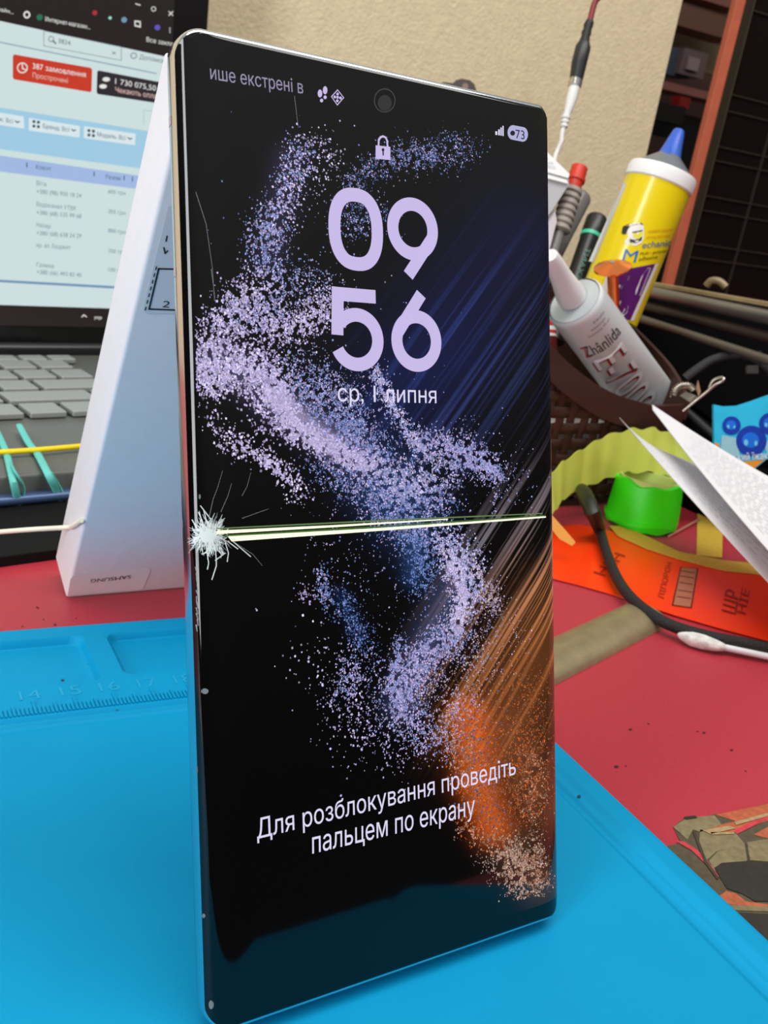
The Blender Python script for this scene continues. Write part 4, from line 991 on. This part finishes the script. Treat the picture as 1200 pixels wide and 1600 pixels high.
ytx('small_print', 'Multi - purpose', (1000, 399), (1042, 394), (1001, 394), m_bi, .01); ytx('small_print', 'adhesive', (998, 408), (1027, 404), (999, 402), m_bi, .01)
m_oi = mat('orange_ink', (216, 140, 20), .5)
ytx('orange_print', 'ADHESIVE SEALANT', (1012, 364), (1052, 361), (1013, 360), m_oi); ytx('orange_print', 'strong and clear', (1010, 373), (1048, 370), (1011, 368), m_oi)
ypx('bearded_face_logo', [[(984, 350), (1000, 348), (1006, 353), (1006, 372), (1002, 380), (994, 384), (978, 381), (976, 376), (982, 372), (980, 362)]], mat('white_print_3', (238, 236, 226), .4), .013)
ypx('face_shade', [[(989, 364), (1004, 362), (1004, 368), (998, 374), (990, 371)]], mat('yellow_print', (232, 222, 60), .4), .015)
ypx('face_hair', [[(971, 364), (973, 354), (982, 350), (1002, 348), (1006, 352), (1000, 350), (985, 353), (980, 360), (978, 366), (973, 366)]], m_blk, .016)
ypx('face_beard', [[(984, 373), (992, 375), (1004, 370), (1002, 376), (994, 380), (984, 378)]], m_blk, .017)
ypx('face_brow', [[(988, 362), (996, 361), (1004, 359), (1004, 361), (996, 363), (988, 364)]], m_blk, .018)
# copper trumpet
ctp = Thing('copper_funnel', 'shiny copper mushroom headed pin standing behind the white glue tube', 'pin', at(957, 440, 46.5))
m_cop = mat('polished_copper', (236, 136, 76), .26, metal=1)
ca, cb2 = at(960, 500, 47.6), at(957, 411, 45.9); cx_ = unit(cb2 - ca); cl = np.linalg.norm(cb2 - ca)
ctp.part('stem', G().lathe(ca, cb2, [(0, .27), (cl - .5, .27)], 24), m_cop, smooth=True)
ctp.part('head', G().lathe(ca, cb2, [(cl - .5, .28), (cl - .42, .6), (cl - .28, .86), (cl - .2, .86), (cl, .3), (cl + .03, .14)], 40), m_cop, smooth=True)
ctp.part('tip_hole', G().lathe(ca, cb2, [(cl + .02, .13), (cl + .09, .1)], 16), mat('grey_tip', (150, 140, 130), .4), label='grey centre tip')
# black pen
pn = Thing('marker_pen', 'black marker with teal ring between grey cylinder and yellow cartridge', 'pen', at(900, 470, 51))
pa, pb = at(934, 338, 52.2), at(885, 480, 51); pd = unit(pb - pa); pl_ = np.linalg.norm(pb - pa)
m_pb = mat('black_pen', (22, 24, 24), .35)
pn.part('barrel', G().lathe(pa, pb, [(1.35, .52), (pl_ + 2, .50)], 28), m_pb, smooth=True)
pn.part('cap', G().lathe(pa, pb, [(0, .38), (.08, .5), (.2, .55), (1.15, .56)], 28), m_pb, smooth=True)
pn.part('ring', G().lathe(pa, pb, [(1.15, .565), (1.36, .565)], 28), mat('teal_ring', (70, 196, 156), .4), smooth=True, label='teal ring')
q = G(); pu, pw = frame(pd); thp = max(np.linspace(0, 6.28, 90), key=lambda t: (pu * math.cos(t) + pw * math.sin(t)) @ unit(CAM - pa))
text_map(q, 'REXANT', lambda x, y: pa + pd * (4.4 - 2.2 * x) + (pu * math.cos(thp + .1 - .5 * y) + pw * math.sin(thp + .1 - .5 * y)) * .53, 0)
pn.part('lettering', q, mat('grey_green_ink', (90, 140, 126), .5), recalc=False)
# grey cylinder and brush
solo('grey_tube', G().lathe(at(908, 302, 54.5), at(846, 420, 53.5), [(0, .40), (.12, .6), (.3, .68), (8, .72)], 32), mat('grey_satin_plastic', (122, 120, 118), .3), 'smooth grey cylinder leaning in the basket behind the small brush', 'cylinder', smooth=True)
br_ = Thing('small_brush', 'small brush with red tip and ribbed grey body in the basket by the phone edge', 'brush', at(885, 400, 52))
ba, bb = at(903, 270, 52.6), at(878, 350, 52.2); bd = unit(bb - ba)
br_.part('red_tip', G().lathe(ba, bb, [(-.35, .38), (-.3, .44), (.25, .45), (.3, .5), (.5, .5), (.55, .42), (.95, .40)], 28), mat('red_plastic', (206, 50, 28), .4), smooth=True)
prof = []
for k in range(7): prof += [(.95 + k * .36, .47), (1.08 + k * .36, .54), (1.2 + k * .36, .54), (1.28 + k * .36, .42)]
br_.part('ribbed_body', G().lathe(ba, bb, prof, 28), mat('grey_ribbed', (150, 140, 134), .5), smooth=True)
br_.part('handle', G().lathe(ba, bb, [(3.4, .3), (7.5, .32)], 20), mat('grey_handle', (120, 118, 116), .4), smooth=True)
# white leaflet / small box behind
wb = Thing('printed_carton', 'white printed cardboard packet standing beside the phone edge above the basket', 'packet', at(860, 330, 52))
m_wb = mat('white_packet', (236, 236, 236), .5); m_gb = mat('silver_grey_card', (176, 174, 180), .45)
q = G(); q.prism([at(x, y, 51) for x, y in ((800, 190), (846, 229), (890, 272), (888, 278), (846, 266), (800, 250))], unit(R[2]) * .3); wb.part('top_flap', q, m_wb)
q = G(); q.prism([at(x, y, 51.1) for x, y in ((800, 252), (846, 268), (888, 280), (889, 288), (862, 330), (846, 350), (800, 400))], unit(R[2]) * 1.6); wb.part('carton_side', q, m_gb)
q = G(); q.prism([at(x, y, 50.95) for x, y in ((846, 270), (885, 281), (888, 287), (846, 276))], unit(R[2]) * .12); wb.part('folded_edge', q, m_wb)
q = G(); q.prism([at(x, y, 51.4) for x, y in ((800, 390), (846, 340), (866, 322), (870, 345), (846, 440), (800, 440))], unit(R[2]) * 1.2); wb.part('carton_side', q, mat('pale_pink_card', (200, 192, 196), .5))
q = G(); T0 = (at(846, 245, 50.97), unit(R[2]) * -1)
text_px(q, 'для чистки', T0, (840, 246), (856, 250), (840, 242), .02); text_px(q, 'контактів', T0, (842, 254), (864, 257), (842, 250), .02); text_px(q, 'рідина 02', T0, (846, 260), (868, 264), (846, 256), .02)
wb.part('small_print', q, m_ink, recalc=False)
jr = Thing('striped_jar', 'small jar with red and white striped lid between phone and glue tube', 'jar', at(854, 510, 49))
ja, jb = at(848, 487, 49.5), at(853, 560, 49.5)
for a, b, c_, nm in ((0, .5, (236, 232, 232), 'white_lid'), (.5, .78, (206, 30, 60), 'red_stripe'), (.78, 1.0, (236, 232, 232), 'white_stripe'), (1.0, 1.14, (206, 30, 60), 'red_stripe'), (1.14, 1.3, (236, 232, 232), 'white_stripe'), (1.3, 3, (90, 20, 28), 'jar_body')):
    jr.part(nm, G().lathe(ja, jb, [(a, .55 if a else .45), (a + .06, .6), (b, .6)], 24), mat('jar_' + nm, c_, .4), smooth=True)
solo('red_marker', G().lathe(at(842, 420, 52.5), at(848, 490, 52), [(0, .3), (.1, .42), (5.5, .42)], 20), mat('dull_red', (150, 36, 40), .4), 'dull red marker just showing at the phone edge by the white nozzle', 'pen', smooth=True)

# ---------------------------------------------------------------- hanging cable and plug
hc = Thing('charger_cable', 'red wire with black connector joined to a white plug hanging in front of the wall', 'cable', at(865, 300, 54))
hc.part('red_wire', G().tube([at(950, -60, 54), at(940, -12, 54), at(929, 5, 54), at(921, 36, 54)], .16, 12, smooth=5), mat('red_wire', (132, 40, 44), .4), smooth=True)
hc.part('strain_relief', G().tube([at(x, y, 54) for x, y in ((922, 33), (919, 40), (918, 45), (916, 52), (915, 57), (913, 64), (912, 70))], [.22, .26, .22, .27, .23, .28, .25], 14), mat('black_relief', (30, 28, 28), .5), smooth=True)
hc.part('black_connector', G().tube([at(913, 66, 54), at(911, 74, 54), at(905, 98, 54), at(900, 125, 54)], [.3, .42, .42, .36], 20), mat('black_barrel', (34, 34, 36), .4), smooth=True)
hc.part('metal_ring', G().tube([at(900, 124, 54), at(898, 135, 54)], .36, 20), mat('nickel', (200, 200, 196), .2, metal=1), smooth=True, label='silver ring')
hc.part('white_plug', G().tube([at(898, 135, 54), at(893, 155, 54), at(888, 172, 54), at(884, 184, 54)], [.30, .30, .22, .17], 20), mat('white_rubber', (232, 232, 230), .4), smooth=True)
q = G()
for k in range(3): q.tube([at(884.5 - k * 1.2, 181 + k * 6.5, 54), at(883.8 - k * 1.2, 185.5 + k * 6.5, 54)], .25 - k * .02, 16)
q.tube([at(885, 180, 54), at(881, 200, 54)], .14, 12); hc.part('white_relief', q, mat('white_rubber_2', (228, 228, 226), .4), smooth=True)
hc.part('white_wire', G().tube([at(881, 198, 54), at(878, 212, 54), at(877, 222, 54), at(870, 238, 54), at(866, 252, 53.5), at(860, 290, 53)], .13, 12, smooth=4), mat('white_wire', (226, 226, 222), .4), smooth=True)

# small dark hook behind the phone's top edge
hk = Thing('wall_hook', 'small dark brown clip showing above the top edge of the phone', 'hook', at(720, 160, 61))
q = G(); q.prism([at(x, y, 61) for x, y in ((688, 132), (692, 128), (700, 129), (708, 130), (713, 125), (722, 123), (734, 125), (741, 131), (746, 146), (750, 170), (690, 160))], unit(R[2]) * .5)
hk.part('clip_body', q, mat('dark_brown_plastic', (44, 28, 24), .3)); 
q = G(); q.prism([at(727 + 5 * math.cos(t), 135 + 5.5 * math.sin(t), 60.93) for t in np.linspace(0, 5.8, 14)], unit(R[2]) * .05); hk.part('clip_hole', q, mat('clip_hole_tan', (120, 92, 80), .4), label='lighter round hole')  # the hole is a paler disc set on the clip face

# ---------------------------------------------------------------- binder clip on basket corner
bc = Thing('binder_clip', 'small silver spring and wire lever clip on the basket corner', 'clip', at(1075, 630, 47.5))
m_ni = mat('nickel_wire', (196, 190, 178), .25, metal=1)
bc.part('lever', G().tube([at(x, y, t) for x, y, t in ((1067, 643, 47.5), (1085, 628, 47.3), (1105, 612, 47.1), (1118, 601, 47), (1128, 596, 46.9), (1131, 592, 46.9), (1126, 590, 47), (1114, 595, 47.2), (1108, 608, 47.3))], .075, 10, smooth=5), m_ni, smooth=True)
co = []
for k in range(14 * 10):
    a = k / 140; b = math.pi * (1.02 - .85 * a); c_ = np.array([1070 + 17 * math.cos(b), 618 - 16 * math.sin(b)])
    ph = k * .628; rr_ = 5.5; rad = np.array([math.cos(b), -math.sin(b)])
    x, y = c_ + rad * rr_ * math.cos(ph); co.append(at(x, y, 47.8 + .16 * math.sin(ph)))
bc.part('spring', G().tube(co, .035, 6), m_ni, smooth=True)
q = G(); q.prism([at(x, y, 47.9) for x, y in ((1062, 618), (1072, 612), (1088, 618), (1093, 624), (1083, 632))], unit(R[2]) * .1); bc.part('clip_plate', q, m_ni)
q = G(); q.prism([at(x, y, 47.6) for x, y in ((1088, 607), (1091, 594), (1095, 612), (1092, 618))], unit(R[2]) * .1); bc.part('copper_tab', q, mat('copper_tab', (196, 150, 120), .35, metal=.6), label='copper coloured tab')

# ---------------------------------------------------------------- black machine / tray on the right
m_bk = mat('matt_black_plastic', (6, 6, 7), .85, spec=.08)
mc = Thing('black_tool_case', 'open black tool case with metal rails at the right edge of the desk', 'case', (45, 25, ZD))
e = [V3(p) for p in ((34.8, 23.0, 4.3), (34.9, 19.6, 3.2), (35.0, 16.6, 2.0), (36, 12, .9))]
vs = []
for p in e: vs += [p, p + V3((.5, 0, 0)), V3((p[0] + .5, p[1], ZD + .01)), V3((p[0], p[1], ZD + .01))]
mc.part('near_wall', G().add(vs, [(i * 4 + k, i * 4 + (k + 1) % 4, i * 4 + 4 + (k + 1) % 4, i * 4 + 4 + k) for i in range(3) for k in range(4)] + [(3, 2, 1, 0), (12, 13, 14, 15)]), m_bk)
mc.part('rim', G().tube([p + V3((.25, 0, .05)) for p in e], .22, 10, smooth=4), mat('dark_grey_rim', (44, 44, 46), .4), smooth=True)
mc.part('tray_floor', G().box((52, 27, ZD + .15), (17, 15, .12)), m_bk)
def flat_rail(A, B, hgt, dep, m_, name, **k):
    A, B = V3(A), V3(B); d = unit(B - A); s_ = np.cross(d, ZZ); s_ = unit(s_); up = np.cross(s_, d)
    mc.part(name, G().box((A + B) / 2, (np.linalg.norm(B - A) / 2, dep / 2, hgt / 2), [d, s_, up], bev=min(hgt, dep) * .12), m_, **k)
A, B = at(1000, 440, 61), at(1330, 498, 46)
flat_rail(A, B, .22, 1.3, mat('worn_brass_plate', (176, 156, 116), .42, metal=.35, noise=.2, nscale=120), 'top_plate', label='worn beige metal top plate')
mc.part('silver_tube', G().tube([at(990, 449, 61), at(1330, 522, 45.6)], .42, 20), mat('brushed_steel', (150, 150, 150), .32, metal=.8), smooth=True)
mc.part('rail', G().tube([at(985, 493, 60), at(1330, 605, 44)], .24, 14, flat=1.0), mat('dark_steel_rail', (112, 106, 96), .4, metal=.5), smooth=True)
mc.part('rail', G().tube([at(990, 474, 61), at(1330, 560, 46)], .3, 14), mat('dark_brown_rail', (52, 42, 36), .5), smooth=True)
q = G(); q.prism([at(x, y, 61.5) for x, y in ((985, 455), (1200, 500), (1340, 540), (1340, 760), (1200, 720), (985, 560))], unit(R[2]) * 1.0); mc.part('back_panel', q, m_bk)
q = G().tube([at(1104, 447, 56.5), at(1112, 439, 56.3), at(1124, 440, 56.1), at(1134, 449, 56)], .22, 10, smooth=4); mc.part('knob', q, mat('worn_brass_knob', (150, 132, 106), .45, metal=.3), smooth=True)
hs = Thing('braided_hose', 'dark grey braided hose arching inside the black case', 'hose', at(1150, 580, 52))
hs.part('hose', G().tube([at(x, y, 52) for x, y in ((1070, 592), (1088, 578), (1112, 563), (1140, 556), (1168, 558), (1192, 572), (1215, 596), (1230, 640))], .24, 14, smooth=6), mat('grey_braid', (46, 46, 48), .6, bump=.8, bscale=1200), smooth=True)
hs.part('clamp', G().box(at(1175, 578, 51.6), (.3, .14, .22), [R[0], R[2], -R[1]], bev=.04), mat('hose_clamp', (66, 64, 62), .5)); hs.part('clamp', G().box(at(1187, 558, 51.8), (.07, .1, .32), [R[0], R[2], -R[1]]), mat('hose_clamp_2', (66, 64, 62), .5))
# blue sachet
sc_t = 47.5; SAP = (at(1160, 680, sc_t), -R[2])
sa = Thing('picture_sachet', 'light blue sachet printed with dark blue balls in the black case', 'packet', at(1165, 735, sc_t))
out = [(1115, 632), (1130, 635), (1150, 634), (1175, 626), (1200, 617), (1245, 610), (1250, 690), (1200, 716), (1172, 738), (1145, 718), (1116, 700)]
q = G(); q.prism([onp(x, y, *SAP) for x, y in out], unit(R[2]) * .25); sac = sa.part('sachet_film', q, mat('sky_blue_print', (44, 186, 226), .3, noise=.08, nscale=150))
def sap(name, col, fn, eps, lab=None):
    q = G(); fn(q, eps); sa.part(name, q, mat('sachet_' + name, col, .3), parent=sac, recalc=False, label=lab)
sap('orange_band', (226, 150, 40), lambda q, e: (poly_px(q, SAP, [(1117, 691), (1124, 694), (1124, 704), (1117, 699)], e), poly_px(q, SAP, [(1152, 722), (1195, 718), (1172, 737)], e)), .02)
sap('pale_panel', (150, 200, 214), lambda q, e: (poly_px(q, SAP, [(1128, 680), (1150, 684), (1156, 712), (1145, 716), (1126, 702)], e), poly_px(q, SAP, [(1192, 690), (1240, 680), (1245, 690), (1200, 712)], e)), .02)
for (x, y, r_) in ((1143, 665, 14.5), (1174, 689, 24), (1203, 662, 17)):
    sap('dark_blue_ball', (18, 56, 168), lambda q, e: disc_px(q, SAP, (x, y), r_, r_, e), .03)
    sap('bright_blue_spot', (20, 110, 222), lambda q, e: disc_px(q, SAP, (x - r_ * .05, y - r_ * .05), r_ * .55, r_ * .5, e), .04)
    sap('light_glint', (110, 200, 240), lambda q, e: (disc_px(q, SAP, (x - r_ * .35, y + r_ * .1), r_ * .14, r_ * .2, e), disc_px(q, SAP, (x + r_ * .3, y + r_ * .15), r_ * .1, r_ * .16, e)), .05)
sap('lettering_outline', (20, 90, 150), lambda q, e: text_px(q, 'ський їжак', SAP, (1140, 721), (1200, 717), (1140, 710), e, .09), .052)
sap('lettering', (240, 246, 248), lambda q, e: text_px(q, 'ський їжак', SAP, (1140, 721), (1200, 717), (1140, 710), e, .02), .06)

# ---------------------------------------------------------------- cabinet and dim room on the far right
OFF = 56.0
cab = Thing('glass_cabinet', 'dark glass fronted cabinet with orange-brown wooden post right of the plaster wall', 'cabinet', wp(1120, 400, OFF))
def cz(px, py): return wp(px, py, OFF)
pb_ = cz(1054, 400); pbx = pb_
q = G().box((pbx[0], pbx[1], 20), (.5, .3, 42), [WU, WN, ZZ], bev=.05); cab.part('wooden_post', q, mat('orange_wood', (204, 108, 78), .5, noise=.1, nscale=60), label='orange brown wooden post')
q = G().box(V3((pbx[0], pbx[1], 20)) + WU * .85 - WN * .05, (.35, .4, 42), [WU, WN, ZZ]); cab.part('door_frame', q, mat('dark_olive_frame', (48, 42, 30), .4))
q = G().box(V3((pbx[0], pbx[1], 20)) + WU * 32 + WN * .5, (31, .4, 42), [WU, WN, ZZ]); cab.part('glass_pane', q, mat('dark_glass', (22, 13, 10), .2, spec=.3))
m_sl = mat('dark_bronze_bar', (50, 42, 36), .45)
for (x, y) in ((1140, 147), (1131, 172), (1118, 228), (1114, 250), (1099, 305), (1096, 328), (1083, 380), (1080, 402), (1150, 8)):
    P = cz(x, y); L_ = 60
    cab.part('cross_bar', G().box(V3((pbx[0], pbx[1], P[2])) + WU * 32, (30.5, .08, .05), [WU, WN, ZZ]), m_sl)
for (x, y) in ((1150, 400),): 
    P = cz(x, y)
    for k in range(4): cab.part('upright_bar', G().box(V3((P[0], P[1], 20)) + WU * k * 9.0, (.06, .1, 42), [WU, WN, ZZ]), m_sl)
cab.part('upright_bar', G().box(V3((pbx[0], pbx[1], 20)) + WU * 1.35 - WN * .3, (.06, .1, 42), [WU, WN, ZZ]), mat('olive_bar', (76, 70, 52), .4))
# dim shelf unit seen through the gap
RO = 120.0
def rz(px, py, off=RO): return wp(px, py, off)
sh = Thing('storage_shelf', 'dim pinkish shelf unit seen through the gap beside the wall', 'shelf', rz(1080, 300))
def rbox(px0, py0, px1, py1, dep, off=RO):
    a, b = rz(px0, py0, off), rz(px1, py1, off); c_ = (a + b) / 2
    return G().box(c_ + WN * dep / 2, (abs((b - a) @ WU) / 2, dep / 2, abs(b[2] - a[2]) / 2), [WU, WN, ZZ])
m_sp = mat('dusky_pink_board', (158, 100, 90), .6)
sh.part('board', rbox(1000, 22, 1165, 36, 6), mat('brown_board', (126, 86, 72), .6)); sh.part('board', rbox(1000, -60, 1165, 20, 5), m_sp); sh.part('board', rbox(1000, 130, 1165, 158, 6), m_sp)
sh.part('back_panel', rbox(1000, 36, 1165, 130, 1, 128), mat('olive_back', (150, 132, 102), .7)); sh.part('dark_panel', rbox(980, 158, 1165, 470, 1, 124), mat('panel_black', (12, 10, 9), .8), label='black panel standing in for the dark lower opening')  # the dark of the lower opening is a panel coloured black
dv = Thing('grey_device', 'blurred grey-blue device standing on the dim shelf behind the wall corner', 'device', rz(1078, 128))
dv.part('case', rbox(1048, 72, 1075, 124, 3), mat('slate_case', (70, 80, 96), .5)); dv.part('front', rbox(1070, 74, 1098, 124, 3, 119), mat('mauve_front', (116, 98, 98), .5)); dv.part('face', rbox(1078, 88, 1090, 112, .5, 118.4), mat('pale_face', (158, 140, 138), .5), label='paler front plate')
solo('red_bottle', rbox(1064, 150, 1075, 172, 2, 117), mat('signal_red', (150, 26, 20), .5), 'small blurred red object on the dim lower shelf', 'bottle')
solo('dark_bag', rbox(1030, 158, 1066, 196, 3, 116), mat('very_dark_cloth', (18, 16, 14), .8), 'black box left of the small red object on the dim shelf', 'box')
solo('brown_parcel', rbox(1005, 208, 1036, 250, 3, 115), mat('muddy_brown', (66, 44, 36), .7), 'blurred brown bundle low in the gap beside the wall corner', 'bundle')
